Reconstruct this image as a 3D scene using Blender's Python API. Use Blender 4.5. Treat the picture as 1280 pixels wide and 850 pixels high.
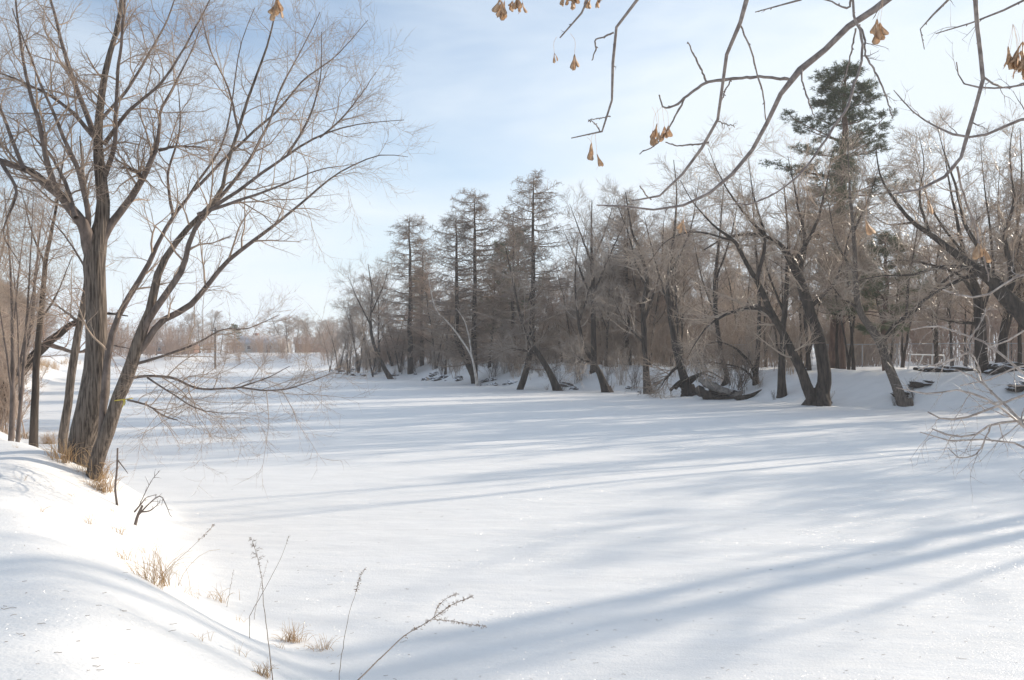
import bpy, math, random
import numpy as np
from mathutils import Vector

R = math.radians
for o in list(bpy.data.objects):
    bpy.data.objects.remove(o)
SC = bpy.context.scene
COL = SC.collection

# ------------------------------------------------------------------ camera
F, CX, HY, CZ = 1108.0, 640.0, 442.0, 3.0      # focal length in photo pixels, centre, horizon row, eye height over the ice
cam = bpy.data.cameras.new('camera')
cam.sensor_width = 36.0
cam.lens = 36.0 * F / 1280.0
cam.shift_y = (HY - 425.0) / 1280.0
cam.clip_start = 0.05
cam.clip_end = 6000
camo = bpy.data.objects.new('camera', cam)
COL.objects.link(camo)
camo.location = (0, 0, CZ)
camo.rotation_euler = (R(90), 0, 0)
SC.camera = camo

# ------------------------------------------------------------------ light
SUN_AZ = R(57)      # clockwise from +Y (the view direction) towards +X
SUN_EL = R(19.5)
sv = Vector((math.sin(SUN_AZ) * math.cos(SUN_EL), math.cos(SUN_AZ) * math.cos(SUN_EL), math.sin(SUN_EL)))
sun = bpy.data.lights.new('sun', 'SUN')
sun.energy = 4.6
sun.angle = R(0.45)
sun.color = (1.0, 0.88, 0.72)
suno = bpy.data.objects.new('sun', sun)
COL.objects.link(suno)
suno.rotation_euler = sv.to_track_quat('Z', 'Y').to_euler()

w = bpy.data.worlds.new('World')
SC.world = w
w.use_nodes = True
nt = w.node_tree
nt.nodes.clear()
N = nt.nodes.new
L = nt.links.new
out = N('ShaderNodeOutputWorld')
bg = N('ShaderNodeBackground')
sky = N('ShaderNodeTexSky')
sky.sky_type = 'NISHITA'
sky.sun_disc = False
sky.sun_elevation = SUN_EL
sky.sun_rotation = SUN_AZ
sky.air_density = 1.0
sky.dust_density = 0.15
sky.ozone_density = 2.4
tc = N('ShaderNodeTexCoord')
mp = N('ShaderNodeMapping')
mp.inputs['Scale'].default_value = (1.0, 1.0, 3.2)
mp.inputs['Location'].default_value = (1.9, 0.6, 0.3)
no = N('ShaderNodeTexNoise')
no.inputs['Scale'].default_value = 2.1
no.inputs['Detail'].default_value = 5
no.inputs['Roughness'].default_value = 0.52
no.inputs['Distortion'].default_value = 0.35
cr = N('ShaderNodeValToRGB')
cr.color_ramp.elements[0].position = 0.38
cr.color_ramp.elements[0].color = (0.06, 0.06, 0.06, 1)
cr.color_ramp.elements[1].position = 0.72
cr.color_ramp.elements[1].color = (0.86, 0.86, 0.86, 1)
mix = N('ShaderNodeMix')
mix.data_type = 'RGBA'
mix.inputs['B'].default_value = (5.35, 5.92, 6.45, 1)      # thin high cloud, in the sky's own physical units
sep = N('ShaderNodeSeparateXYZ')
hz = N('ShaderNodeMapRange')                               # the veil is thicker seen edge on, near the horizon
hz.inputs['From Min'].default_value = 0.0
hz.inputs['From Max'].default_value = 0.24
hz.inputs['To Min'].default_value = 0.55
hz.inputs['To Max'].default_value = 0.0
mx = N('ShaderNodeMath')
mx.operation = 'ADD'
mx.use_clamp = True
L(tc.outputs['Generated'], mp.inputs['Vector'])
L(mp.outputs[0], no.inputs['Vector'])
L(no.outputs['Fac'], cr.inputs['Fac'])
L(tc.outputs['Generated'], sep.inputs[0])
L(sep.outputs['Z'], hz.inputs['Value'])
L(cr.outputs['Color'], mx.inputs[0])
L(hz.outputs[0], mx.inputs[1])
L(sky.outputs[0], mix.inputs['A'])
dp = N('ShaderNodeVectorMath'); dp.operation = 'DOT_PRODUCT'; dp.inputs[1].default_value = tuple(sv)   # thin cloud scatters forward: whiter towards the sun
L(tc.outputs['Generated'], dp.inputs[0])
gz_ = N('ShaderNodeMapRange'); gz_.inputs['From Min'].default_value = 0.45; gz_.inputs['From Max'].default_value = 0.85; gz_.inputs['To Max'].default_value = 0.75
L(dp.outputs['Value'], gz_.inputs['Value'])
m2 = N('ShaderNodeMath'); m2.operation = 'ADD'; m2.use_clamp = True
L(mx.outputs[0], m2.inputs[0]); L(gz_.outputs[0], m2.inputs[1])
L(m2.outputs[0], mix.inputs['Factor'])
L(mix.outputs['Result'], bg.inputs['Color'])
bg.inputs['Strength'].default_value = 0.15
L(bg.outputs[0], out.inputs[0])

vs = SC.view_settings
vs.view_transform = 'Standard'
vs.look = 'None'
vs.exposure = 0.13
vs.gamma = 1.0
vs.use_curve_mapping = False
SC.cycles.use_denoising = True
SC.cycles.max_bounces = 6
SC.cycles.diffuse_bounces = 3
SC.cycles.transparent_max_bounces = 8
SC.cycles.volume_bounces = 1

# ------------------------------------------------------------------ materials
def mat(name, base, rough=0.8, dark=None, scale=4.0, stretch=(1, 1, 1), bump=0.0, bscale=None, spec=0.3,
        trans=0.0, detail=5.0, snow=0.0, snowmin=0.55, objcol=False):
    m = bpy.data.materials.new(name)
    m.use_nodes = True
    t = m.node_tree
    b = t.nodes['Principled BSDF']
    b.inputs['Roughness'].default_value = rough
    b.inputs['Specular IOR Level'].default_value = spec
    c = t.nodes.new('ShaderNodeTexCoord')
    mpp = t.nodes.new('ShaderNodeMapping')
    mpp.inputs['Scale'].default_value = stretch
    t.links.new(c.outputs['Object'], mpp.inputs['Vector'])
    n = t.nodes.new('ShaderNodeTexNoise')
    n.inputs['Scale'].default_value = scale
    n.inputs['Detail'].default_value = detail
    n.inputs['Roughness'].default_value = 0.62
    t.links.new(mpp.outputs[0], n.inputs['Vector'])
    ramp = t.nodes.new('ShaderNodeValToRGB')
    ramp.color_ramp.elements[0].position = 0.36
    ramp.color_ramp.elements[1].position = 0.64
    d = dark or tuple(v * 0.62 for v in base)
    ramp.color_ramp.elements[0].color = (*d, 1)
    ramp.color_ramp.elements[1].color = (*base, 1)
    t.links.new(n.outputs['Fac'], ramp.inputs['Fac'])
    colour = ramp.outputs[0]
    if snow > 0:     # snow lodged on whatever faces up: a real deposit, follows the surface not the light
        g = t.nodes.new('ShaderNodeNewGeometry')
        s = t.nodes.new('ShaderNodeSeparateXYZ')
        t.links.new(g.outputs['True Normal'], s.inputs[0])
        mr = t.nodes.new('ShaderNodeMapRange')
        mr.inputs['From Min'].default_value = snowmin
        mr.inputs['From Max'].default_value = snowmin + 0.15
        mr.inputs['To Max'].default_value = snow
        ad = t.nodes.new('ShaderNodeMath')
        ad.operation = 'ADD'
        n2 = t.nodes.new('ShaderNodeMapRange')
        n2.inputs['To Min'].default_value = -0.35
        n2.inputs['To Max'].default_value = 0.35
        t.links.new(n.outputs['Fac'], n2.inputs['Value'])
        t.links.new(s.outputs['Z'], ad.inputs[0])
        t.links.new(n2.outputs[0], ad.inputs[1])
        t.links.new(ad.outputs[0], mr.inputs['Value'])
        mm = t.nodes.new('ShaderNodeMix')
        mm.data_type = 'RGBA'
        mm.inputs['B'].default_value = (0.82, 0.83, 0.86, 1)
        t.links.new(mr.outputs[0], mm.inputs['Factor'])
        t.links.new(colour, mm.inputs['A'])
        colour = mm.outputs['Result']
    t.links.new(colour, b.inputs['Base Color'])
    if bump > 0:
        bp = t.nodes.new('ShaderNodeBump')
        bp.inputs['Strength'].default_value = 1.0
        bp.inputs['Distance'].default_value = bump
        n3 = n
        if bscale:
            n3 = t.nodes.new('ShaderNodeTexNoise')
            n3.inputs['Scale'].default_value = bscale
            n3.inputs['Detail'].default_value = 4
            t.links.new(mpp.outputs[0], n3.inputs['Vector'])
        t.links.new(n3.outputs['Fac'], bp.inputs['Height'])
        t.links.new(bp.outputs[0], b.inputs['Normal'])
    if trans > 0:
        tr = t.nodes.new('ShaderNodeBsdfTranslucent')
        ms = t.nodes.new('ShaderNodeMixShader')
        ms.inputs[0].default_value = trans
        t.links.new(colour, tr.inputs['Color'])
        o = t.nodes['Material Output']
        t.links.new(b.outputs[0], ms.inputs[1])
        t.links.new(tr.outputs[0], ms.inputs[2])
        t.links.new(ms.outputs[0], o.inputs['Surface'])
    return m

def snow_mat(name):
    m = bpy.data.materials.new(name)
    m.use_nodes = True
    t = m.node_tree
    b = t.nodes['Principled BSDF']
    b.inputs['Roughness'].default_value = 0.6
    b.inputs['Specular IOR Level'].default_value = 0.22
    g = t.nodes.new('ShaderNodeNewGeometry')
    # crust and wind texture
    def noise(scale, det, st=(1, 1, 1)):
        mpp = t.nodes.new('ShaderNodeMapping')
        mpp.inputs['Scale'].default_value = st
        t.links.new(g.outputs['Position'], mpp.inputs['Vector'])
        n = t.nodes.new('ShaderNodeTexNoise')
        n.inputs['Scale'].default_value = scale
        n.inputs['Detail'].default_value = det
        t.links.new(mpp.outputs[0], n.inputs['Vector'])
        return n
    nc = noise(1.3, 6, (0.7, 1.6, 1))
    ramp = t.nodes.new('ShaderNodeValToRGB')
    ramp.color_ramp.elements[0].position = 0.3
    ramp.color_ramp.elements[1].position = 0.7
    ramp.color_ramp.elements[0].color = (0.83, 0.82, 0.81, 1)
    ramp.color_ramp.elements[1].color = (0.89, 0.88, 0.87, 1)
    t.links.new(nc.outputs['Fac'], ramp.inputs['Fac'])
    t.links.new(ramp.outputs[0], b.inputs['Base Color'])
    n1 = noise(2.2, 5, (0.55, 1.5, 1))
    n2 = noise(38.0, 6)
    b1 = t.nodes.new('ShaderNodeBump')
    b1.inputs['Distance'].default_value = 0.05
    b1.inputs['Strength'].default_value = 0.6
    b2 = t.nodes.new('ShaderNodeBump')
    b2.inputs['Distance'].default_value = 0.006
    b2.inputs['Strength'].default_value = 0.8
    t.links.new(n1.outputs['Fac'], b1.inputs['Height'])
    t.links.new(n2.outputs['Fac'], b2.inputs['Height'])
    t.links.new(b1.outputs[0], b2.inputs['Normal'])
    t.links.new(b2.outputs[0], b.inputs['Normal'])
    # ice grains: sparse mirror-like crystal faces, each with its own tilt
    v = t.nodes.new('ShaderNodeTexVoronoi')
    v.inputs['Scale'].default_value = 110.0
    t.links.new(g.outputs['Position'], v.inputs['Vector'])
    sp = t.nodes.new('ShaderNodeSeparateColor')
    t.links.new(v.outputs['Color'], sp.inputs[0])
    c1 = t.nodes.new('ShaderNodeMath'); c1.operation = 'GREATER_THAN'; c1.inputs[1].default_value = 0.80
    c2 = t.nodes.new('ShaderNodeMath'); c2.operation = 'LESS_THAN'; c2.inputs[1].default_value = 0.26
    c3 = t.nodes.new('ShaderNodeMath'); c3.operation = 'MULTIPLY'
    t.links.new(sp.outputs[0], c1.inputs[0])
    t.links.new(v.outputs['Distance'], c2.inputs[0])
    t.links.new(c1.outputs[0], c3.inputs[0]); t.links.new(c2.outputs[0], c3.inputs[1])
    vm = t.nodes.new('ShaderNodeVectorMath'); vm.operation = 'SUBTRACT'; vm.inputs[1].default_value = (0.5, 0.5, 0.5)
    t.links.new(v.outputs['Color'], vm.inputs[0])
    vsx = t.nodes.new('ShaderNodeVectorMath'); vsx.operation = 'SCALE'; vsx.inputs['Scale'].default_value = 1.5
    t.links.new(vm.outputs[0], vsx.inputs[0])
    va = t.nodes.new('ShaderNodeVectorMath'); va.operation = 'ADD'
    t.links.new(vsx.outputs[0], va.inputs[0]); t.links.new(g.outputs['Normal'], va.inputs[1])
    vn = t.nodes.new('ShaderNodeVectorMath'); vn.operation = 'NORMALIZE'
    t.links.new(va.outputs[0], vn.inputs[0])
    gl = t.nodes.new('ShaderNodeBsdfGlossy')
    gl.inputs['Roughness'].default_value = 0.33
    gl.inputs['Color'].default_value = (0.8, 0.8, 0.8, 1)
    t.links.new(vn.outputs[0], gl.inputs['Normal'])
    ms = t.nodes.new('ShaderNodeMixShader')
    t.links.new(c3.outputs[0], ms.inputs[0])
    t.links.new(b.outputs[0], ms.inputs[1]); t.links.new(gl.outputs[0], ms.inputs[2])
    t.links.new(ms.outputs[0], t.nodes['Material Output'].inputs['Surface'])
    return m

M = {}
M['snow'] = snow_mat('snow')
M['bark'] = mat('grey_brown_bark', (0.20, 0.16, 0.13), 0.9, (0.055, 0.043, 0.035), 34, (1, 1, 0.07), 0.04, bscale=30)
_r = [n for n in M['bark'].node_tree.nodes if n.type == 'VALTORGB'][0]; _r.color_ramp.elements[0].position = 0.38; _r.color_ramp.elements[1].position = 0.60
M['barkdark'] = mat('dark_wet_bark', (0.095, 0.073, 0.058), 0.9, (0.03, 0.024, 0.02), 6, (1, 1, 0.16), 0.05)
M['limb'] = mat('limb_bark', (0.19, 0.15, 0.13), 0.85, (0.09, 0.07, 0.06), 12, (1, 1, 0.4), 0.01)
M['twig'] = mat('grey_brown_twig', (0.44, 0.335, 0.255), 0.6, (0.28, 0.21, 0.16), 1.5)
M['twigred'] = mat('reddish_brown_twig', (0.46, 0.325, 0.25), 0.7, (0.31, 0.215, 0.165), 1.0)
M['twiggrey'] = mat('silver_grey_twig', (0.48, 0.40, 0.335), 0.5, (0.30, 0.245, 0.205), 0.8)
M['frost'] = mat('ice_glazed_twig', (0.82, 0.68, 0.54), 0.25, (0.50, 0.40, 0.32), 0.6, spec=0.8, trans=0.4)  # ice glaze, with the crowns' sunlit highlights put into the paler tan
M['palebrush'] = mat('pale_brown_brush', (0.52, 0.40, 0.32), 0.6, (0.36, 0.27, 0.21), 0.7)  # brush brown lightened: front light and haze painted into the colour
M['larch'] = mat('larch_twig', (0.40, 0.31, 0.24), 0.8, (0.22, 0.17, 0.14), 0.8)
M['near'] = mat('maple_branch_bark', (0.30, 0.25, 0.22), 0.55, (0.14, 0.11, 0.10), 30, (1, 1, 1), 0.002, spec=0.4)
M['nearfrost'] = mat('ice_glazed_branch', (0.48, 0.41, 0.36), 0.3, (0.20, 0.155, 0.13), 22, bump=0.001, spec=0.6)
M['pinebark'] = mat('reddish_pine_bark', (0.22, 0.14, 0.105), 0.9, (0.10, 0.065, 0.05), 5, (1, 1, 0.2), 0.04)
M['needle'] = mat('pine_needles', (0.10, 0.12, 0.055), 0.5, (0.04, 0.058, 0.03), 1.2, trans=0.2)
M['needle2'] = mat('frosted_pine_needles', (0.19, 0.215, 0.115), 0.55, (0.09, 0.11, 0.055), 0.9, trans=0.2)
M['straw'] = mat('dry_straw', (0.74, 0.54, 0.32), 0.7, (0.55, 0.37, 0.20), 5, trans=0.3)
M['weed'] = mat('dry_weed', (0.40, 0.31, 0.24), 0.75, (0.25, 0.19, 0.15), 30, trans=0.1)
M['seed'] = mat('dry_maple_seed', (0.80, 0.63, 0.46), 0.5, (0.60, 0.44, 0.31), 60, trans=0.6)
M['birch'] = mat('white_birch_bark', (0.70, 0.64, 0.57), 0.6, (0.40, 0.34, 0.30), 3)
M['rock'] = mat('wet_rock', (0.13, 0.115, 0.105), 0.85, (0.05, 0.045, 0.042), 3, bump=0.05, snow=1.0, snowmin=0.62)
M['earth'] = mat('exposed_bank_earth', (0.10, 0.08, 0.065), 0.95, (0.04, 0.032, 0.027), 4, bump=0.05, snow=1.0, snowmin=0.80)
M['deadwood'] = mat('weathered_log', (0.27, 0.235, 0.205), 0.85, (0.12, 0.10, 0.088), 4, (1, 1, 1), 0.03, snow=1.0, snowmin=0.80)
M['steel'] = mat('galvanised_steel', (0.42, 0.43, 0.45), 0.4, (0.34, 0.35, 0.37), 3)
M['whitepaint'] = mat('white_paint', (0.80, 0.79, 0.77), 0.5, (0.68, 0.67, 0.65), 3)
M['siding'] = mat('pale_siding', (0.50, 0.49, 0.48), 0.8, (0.42, 0.41, 0.40), 1)
M['brick'] = mat('red_brick', (0.33, 0.17, 0.12), 0.9, (0.24, 0.12, 0.09), 2)
M['shingle'] = mat('snowy_roof', (0.62, 0.62, 0.66), 0.9, (0.30, 0.29, 0.30), 0.5)
M['glass'] = mat('window_glass', (0.05, 0.06, 0.07), 0.1, (0.04, 0.045, 0.05), 1, spec=0.6)
M['door'] = mat('dark_door_paint', (0.10, 0.07, 0.06), 0.6)
M['yellow'] = mat('yellow_ribbon', (0.52, 0.43, 0.08), 0.6, (0.38, 0.31, 0.06), 8, trans=0.2)

# ------------------------------------------------------------------ mesh helpers
class MB:
    """collects tubes / quads and links them as ONE mesh object"""
    def __init__(s):
        s.v = []; s.q = []; s.n = 0
    def add(s, v, q):
        v = np.asarray(v, float).reshape(-1, 3); q = np.asarray(q, np.int64).reshape(-1, 4)
        s.v.append(v); s.q.append(q + s.n); s.n += len(v)
    def tubes(s, p, r, k):
        p = np.asarray(p, float); r = np.asarray(r, float)
        if p.ndim == 2:
            p = p[None]; r = r[None]
        n, P, _ = p.shape
        t = np.gradient(p, axis=1)
        t /= np.linalg.norm(t, axis=2, keepdims=True) + 1e-9
        md = np.abs((p[:, -1] - p[:, 0]))
        ax = np.argmin(md, axis=1)
        ref = np.eye(3)[ax][:, None, :]
        a = np.cross(t, ref); a /= np.linalg.norm(a, axis=2, keepdims=True) + 1e-9
        b = np.cross(t, a)
        th = np.arange(k) / k * 2 * np.pi
        ring = p[:, :, None, :] + r[:, :, None, None] * (np.cos(th)[None, None, :, None] * a[:, :, None, :] + np.sin(th)[None, None, :, None] * b[:, :, None, :])
        base = (np.arange(n) * P * k)[:, None, None] + (np.arange(P - 1) * k)[None, :, None]
        i = np.arange(k)[None, None, :]; j = (np.arange(k) + 1)[None, None, :] % k
        q = np.stack([base + i, base + j, base + k + j, base + k + i], axis=-1)
        s.add(ring.reshape(-1, 3), q.reshape(-1, 4))
        return s
    def mesh(s, name, m, smooth=True):
        v = np.concatenate(s.v); q = np.concatenate(s.q)
        me = bpy.data.meshes.new(name)
        me.vertices.add(len(v)); me.vertices.foreach_set('co', v.astype(np.float32).ravel())
        me.loops.add(len(q) * 4); me.loops.foreach_set('vertex_index', q.astype(np.int32).ravel())
        me.polygons.add(len(q))
        me.polygons.foreach_set('loop_start', (np.arange(len(q)) * 4).astype(np.int32))
        if smooth:
            me.polygons.foreach_set('use_smooth', np.ones(len(q), bool))
        me.materials.append(m)
        me.update(calc_edges=True)
        return me

def link(name, me, parent=None, loc=None):
    o = bpy.data.objects.new(name, me)
    COL.objects.link(o)
    if parent: o.parent = parent
    if loc is not None: o.location = loc
    return o

def tag(o, label=None, cat=None, group=None, kind=None):
    if label: o['label'] = label
    if cat: o['category'] = cat
    if group: o['group'] = group
    if kind: o['kind'] = kind
    return o

def empty(name, loc, label, cat, group=None):
    o = bpy.data.objects.new(name, None)
    o.empty_display_size = 0.3
    COL.objects.link(o)
    o.location = loc
    return tag(o, label, cat, group)

def W(px, py, D):
    """a point D metres ahead, seen at photo pixel (px, py)"""
    return np.array([(px - CX) / F * D, D, CZ - (py - HY) / F * D])

def crom(pts, n):
    pts = np.asarray(pts, float)
    P = np.vstack([2 * pts[0] - pts[1], pts, 2 * pts[-1] - pts[-2]])
    d = np.linalg.norm(np.diff(pts[:, :3], axis=0), axis=1) + 1e-6
    c = np.concatenate([[0], np.cumsum(d)]); c /= c[-1]
    s = np.linspace(0, 1, n)
    i = np.clip(np.searchsorted(c, s, side='right') - 1, 0, len(pts) - 2)
    f = ((s - c[i]) / (c[i + 1] - c[i]))[:, None]
    a, b, cc, dd = P[i], P[i + 1], P[i + 2], P[i + 3]
    return 0.5 * ((2 * b) + (cc - a) * f + (2 * a - 5 * b + 4 * cc - dd) * f ** 2 + (3 * b - a - 3 * cc + dd) * f ** 3)

def sprout(pp, pr, n, t0, t1, ang, Ln, P, wob, up, rr, rmax, rmin, rng, angj=0.25, rel=False, taper=0.5, flat=0.0):
    """grow n children from every parent branch; returns (points, radii)"""
    Nn, Pp, _ = pp.shape
    idx = np.repeat(np.arange(Nn), n)
    m = len(idx)
    t = t0 + (t1 - t0) * ((np.tile(np.arange(n), Nn) + rng.random(m)) / n)
    f = t * (Pp - 1) * 0.9999
    i = f.astype(int); fr = (f - i)[:, None]
    base = pp[idx, i] * (1 - fr) + pp[idx, i + 1] * fr
    prad = pr[idx, i] * (1 - fr[:, 0]) + pr[idx, i + 1] * fr[:, 0]
    tan = pp[idx, i + 1] - pp[idx, i]
    tan /= np.linalg.norm(tan, axis=1, keepdims=True) + 1e-9
    rv = rng.normal(size=(m, 3))
    if flat: rv[:, 2] *= (1 - flat)
    perp = rv - (rv * tan).sum(1, keepdims=True) * tan
    perp /= np.linalg.norm(perp, axis=1, keepdims=True) + 1e-9
    a = ang + rng.normal(size=m) * angj
    d = np.cos(a)[:, None] * tan + np.sin(a)[:, None] * perp
    plen = np.linalg.norm(np.diff(pp, axis=1), axis=2).sum(1)[idx] if rel else 1.0
    ln = Ln * plen * (1 - taper * t) * rng.uniform(0.55, 1.35, m)
    r0 = np.clip(prad * rr, rmin, rmax)
    pts = np.zeros((m, P, 3)); pts[:, 0] = base
    for s in range(1, P):
        d = d + rng.normal(size=(m, 3)) * wob
        d[:, 2] += up
        d /= np.linalg.norm(d, axis=1, keepdims=True)
        pts[:, s] = pts[:, s - 1] + d * (ln / (P - 1))[:, None]
    rad = r0[:, None] * np.linspace(1, 0.25, P)[None]
    return pts, rad

# ------------------------------------------------------------------ river shape and ground height
LEFT = [(6, -45), (3.6, -12), (2.2, -2), (1.75, 2.0), (0.95, 4.4), (-1.15, 7.6), (-3.5, 11.2), (-5.1, 14.1), (-6.0, 16.7), (-9.0, 20.0),
        (-15, 28), (-25, 43), (-40, 75), (-62, 125), (-78, 150), (-76, 170)]
RIGHT = [(-50, 178), (-37, 172), (-33, 158), (-23.5, 121), (-17, 110), (-4.2, 85), (3.2, 73.5), (9, 67), (12.0, 57.5), (16.6, 50.5),
         (20.8, 46), (24.4, 41.8), (31, 31), (36, 15), (40, -5), (44, -45)]
POLY = np.array(LEFT + RIGHT, float)

def inside(x, y):
    c = np.zeros(x.shape, bool)
    n = len(POLY)
    for i in range(n):
        x1, y1 = POLY[i]; x2, y2 = POLY[(i + 1) % n]
        if y1 == y2: continue
        c ^= ((y1 > y) != (y2 > y)) & (x < (x2 - x1) * (y - y1) / (y2 - y1) + x1)
    return c

def sdist(x, y, seg=None):
    best = np.full(x.shape, 1e9)
    side = np.zeros(x.shape)
    n = len(POLY)
    for i in range(n - 1):
        x1, y1 = POLY[i]; x2, y2 = POLY[i + 1]
        dx, dy = x2 - x1, y2 - y1
        t = np.clip(((x - x1) * dx + (y - y1) * dy) / (dx * dx + dy * dy), 0, 1)
        d = np.hypot(x - x1 - t * dx, y - y1 - t * dy)
        k = d < best
        best = np.where(k, d, best); side = np.where(k, i + t, side)
    return np.where(inside(x, y), -best, best), side

def wave(x, y, s, seed):
    rs = np.random.RandomState(seed)
    z = np.zeros(np.shape(x))
    for _ in range(7):
        a = rs.uniform(0, 2 * np.pi); f = s * rs.uniform(0.6, 1.8); ph = rs.uniform(0, 6.3)
        z = z + np.sin((np.cos(a) * x + np.sin(a) * y) * f + ph + 0.6 * np.sin((np.sin(a) * x - np.cos(a) * y) * f * 0.7 + ph * 2))
    return z / 7

def ss(t):
    t = np.clip(t, 0, 1)
    return t * t * (3 - 2 * t)

def height(x, y):
    x = np.asarray(x, float); y = np.asarray(y, float)
    sd, side = sdist(x, y)
    left = side < len(LEFT) - 0.5
    sd = sd + np.where(left, 0.22 * wave(x, y, 1.0, 31) + 0.10 * wave(x, y, 2.6, 32), 0.0) * np.clip((sd + 1.2) / 1.2, 0, 1)
    far = ss((y - 90) / 70)
    wl = 2.7 + 1.2 * far * 6
    wr = 7.0 + 0.8 * wave(x, y, 0.35, 3) + 10 * far
    width = np.where(left, wl, wr)
    top = np.where(left, 1.36 + 1.3 * far, 1.92 + 1.2 * far)
    t = sd / width
    prof = np.where(left, ss(0.08 + t * 0.92) - ss(0.08), ss(t))
    prof = np.clip(prof, 0, 1)
    # steep-toed right bank with humps of buried stones and roots
    hump = np.where(left, 0.06 * wave(x, y, 1.3, 5) + 0.03 * wave(x, y, 3.1, 15), 0.26 * wave(x, y, 1.1, 6) + 0.10 * wave(x, y, 3.0, 8)) * np.clip(4 * t * np.clip(1.5 - t, 0, 1), 0, 1)
    z = top * prof + hump + 0.05 * wave(x, y, 0.5, 9) * np.clip(t, 0, 1) + np.clip(sd - 30, 0, 400) * 0.006
    z = np.where(sd < 0, np.maximum(-0.08 + 0.0 * sd, 0.10 * sd) , z)
    return z

def gz(x, y):
    return float(height(np.array([x]), np.array([y]))[0])

def grid_mesh(xs, ys, zf, name, m, drop=None):
    X, Y = np.meshgrid(xs, ys)
    Z = zf(X, Y)
    nx, ny = len(xs), len(ys)
    idx = np.arange(nx * ny).reshape(ny, nx)
    q = np.stack([idx[:-1, :-1], idx[:-1, 1:], idx[1:, 1:], idx[1:, :-1]], -1).reshape(-1, 4)
    if drop is not None:
        dm = drop(X, Y).ravel()
        q = q[~dm[q].all(1)]
    b = MB(); b.add(np.stack([X, Y, Z], -1), q)
    return b.mesh(name, m)

def axis(lo, hi, c, a, k):
    out_ = [c]
    while out_[-1] < hi: out_.append(out_[-1] + math.hypot(a, k * (out_[-1] - c)))
    o2 = [c]
    while o2[-1] > lo: o2.append(o2[-1] - math.hypot(a, k * (o2[-1] - c)))
    return np.array(o2[:0:-1] + out_)

g = link('ground', grid_mesh(axis(-2200, 2200, -3, 0.15, 0.027), axis(-60, 3500, 7, 0.15, 0.025), height, 'ground', M['snow'],
                             lambda X, Y: sdist(X, Y)[0] < -1.5))
tag(g, 'snow covered banks and fields on both sides of the frozen river', None, None, 'structure')

def river_z(x, y):
    sd, side = sdist(x, y)
    left = side < len(LEFT) - 0.5
    drift = 0.035 * wave(x * 0.6, y * 1.5, 0.9, 21) + 0.05 * wave(x, y, 0.22, 22)
    edge = np.where(left, 0.025 * np.exp(-np.clip(-sd, 0, 50) / 0.9), 0.03 * np.exp(-np.clip(-sd, 0, 50) / 1.5))
    r = drift * np.clip(-sd / 3, 0, 1) + edge
    h = height(x, y)
    s = 0.05
    z = s * np.logaddexp(h / s, r / s)          # the sheet sweeps up into the drift at the bank foot
    return z - 0.7 * np.clip(sd - 0.9, 0, 3)
r_ = link('frozen_river', grid_mesh(axis(-85, 50, 0, 0.17, 0.024), axis(-50, 185, 6, 0.17, 0.02), river_z, 'frozen_river', M['snow'],
                                    lambda X, Y: sdist(X, Y)[0] > 2.5))
tag(r_, 'flat snow covered frozen river streaked with long blue tree shadows', None, None, 'structure')

# ------------------------------------------------------------------ traced trees (each limb has its own depth, so the crown is really deep)
def limb_path(pts, D0, D1, n=22, seed=0, jit=0.5, wsc=1.0, tap=0.0):
    a = []
    m = len(pts)
    for i, (px, py, wd) in enumerate(pts):
        D = D0 + (D1 - D0) * (i / (m - 1)) ** 1.2
        a.append([*W(px, py, D), wd * D / F / 2])
    c = crom(a, n)
    c[:, 3] *= wsc * (1 - tap * np.linspace(0, 1, n) ** 1.5)
    rs = np.random.RandomState(seed)
    j = rs.normal(size=(n, 3)); j = (j + np.roll(j, 1, 0)) / 2
    c[:, :3] += j * c[:, 3:4] * jit * np.linspace(0.2, 1, n)[:, None]
    return c[:, :3], np.maximum(c[:, 3], 0.002)

def root_flare(mb, base, r, n, rng, depth=0.35):
    for i in range(n):
        a = i / n * 6.283 + rng.uniform(-0.4, 0.4)
        d = np.array([math.cos(a), math.sin(a), 0])
        p = np.array([base + d * r * 0.35 + [0, 0, r * 1.5], base + d * r * 0.75 + [0, 0, r * 0.5], base + d * r * 1.3 + [0, 0, -0.02], base + d * r * 2.1 + [0, 0, -depth]])
        mb.tubes(p, np.array([0.42, 0.42, 0.3, 0.12]) * r, 6)

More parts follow.
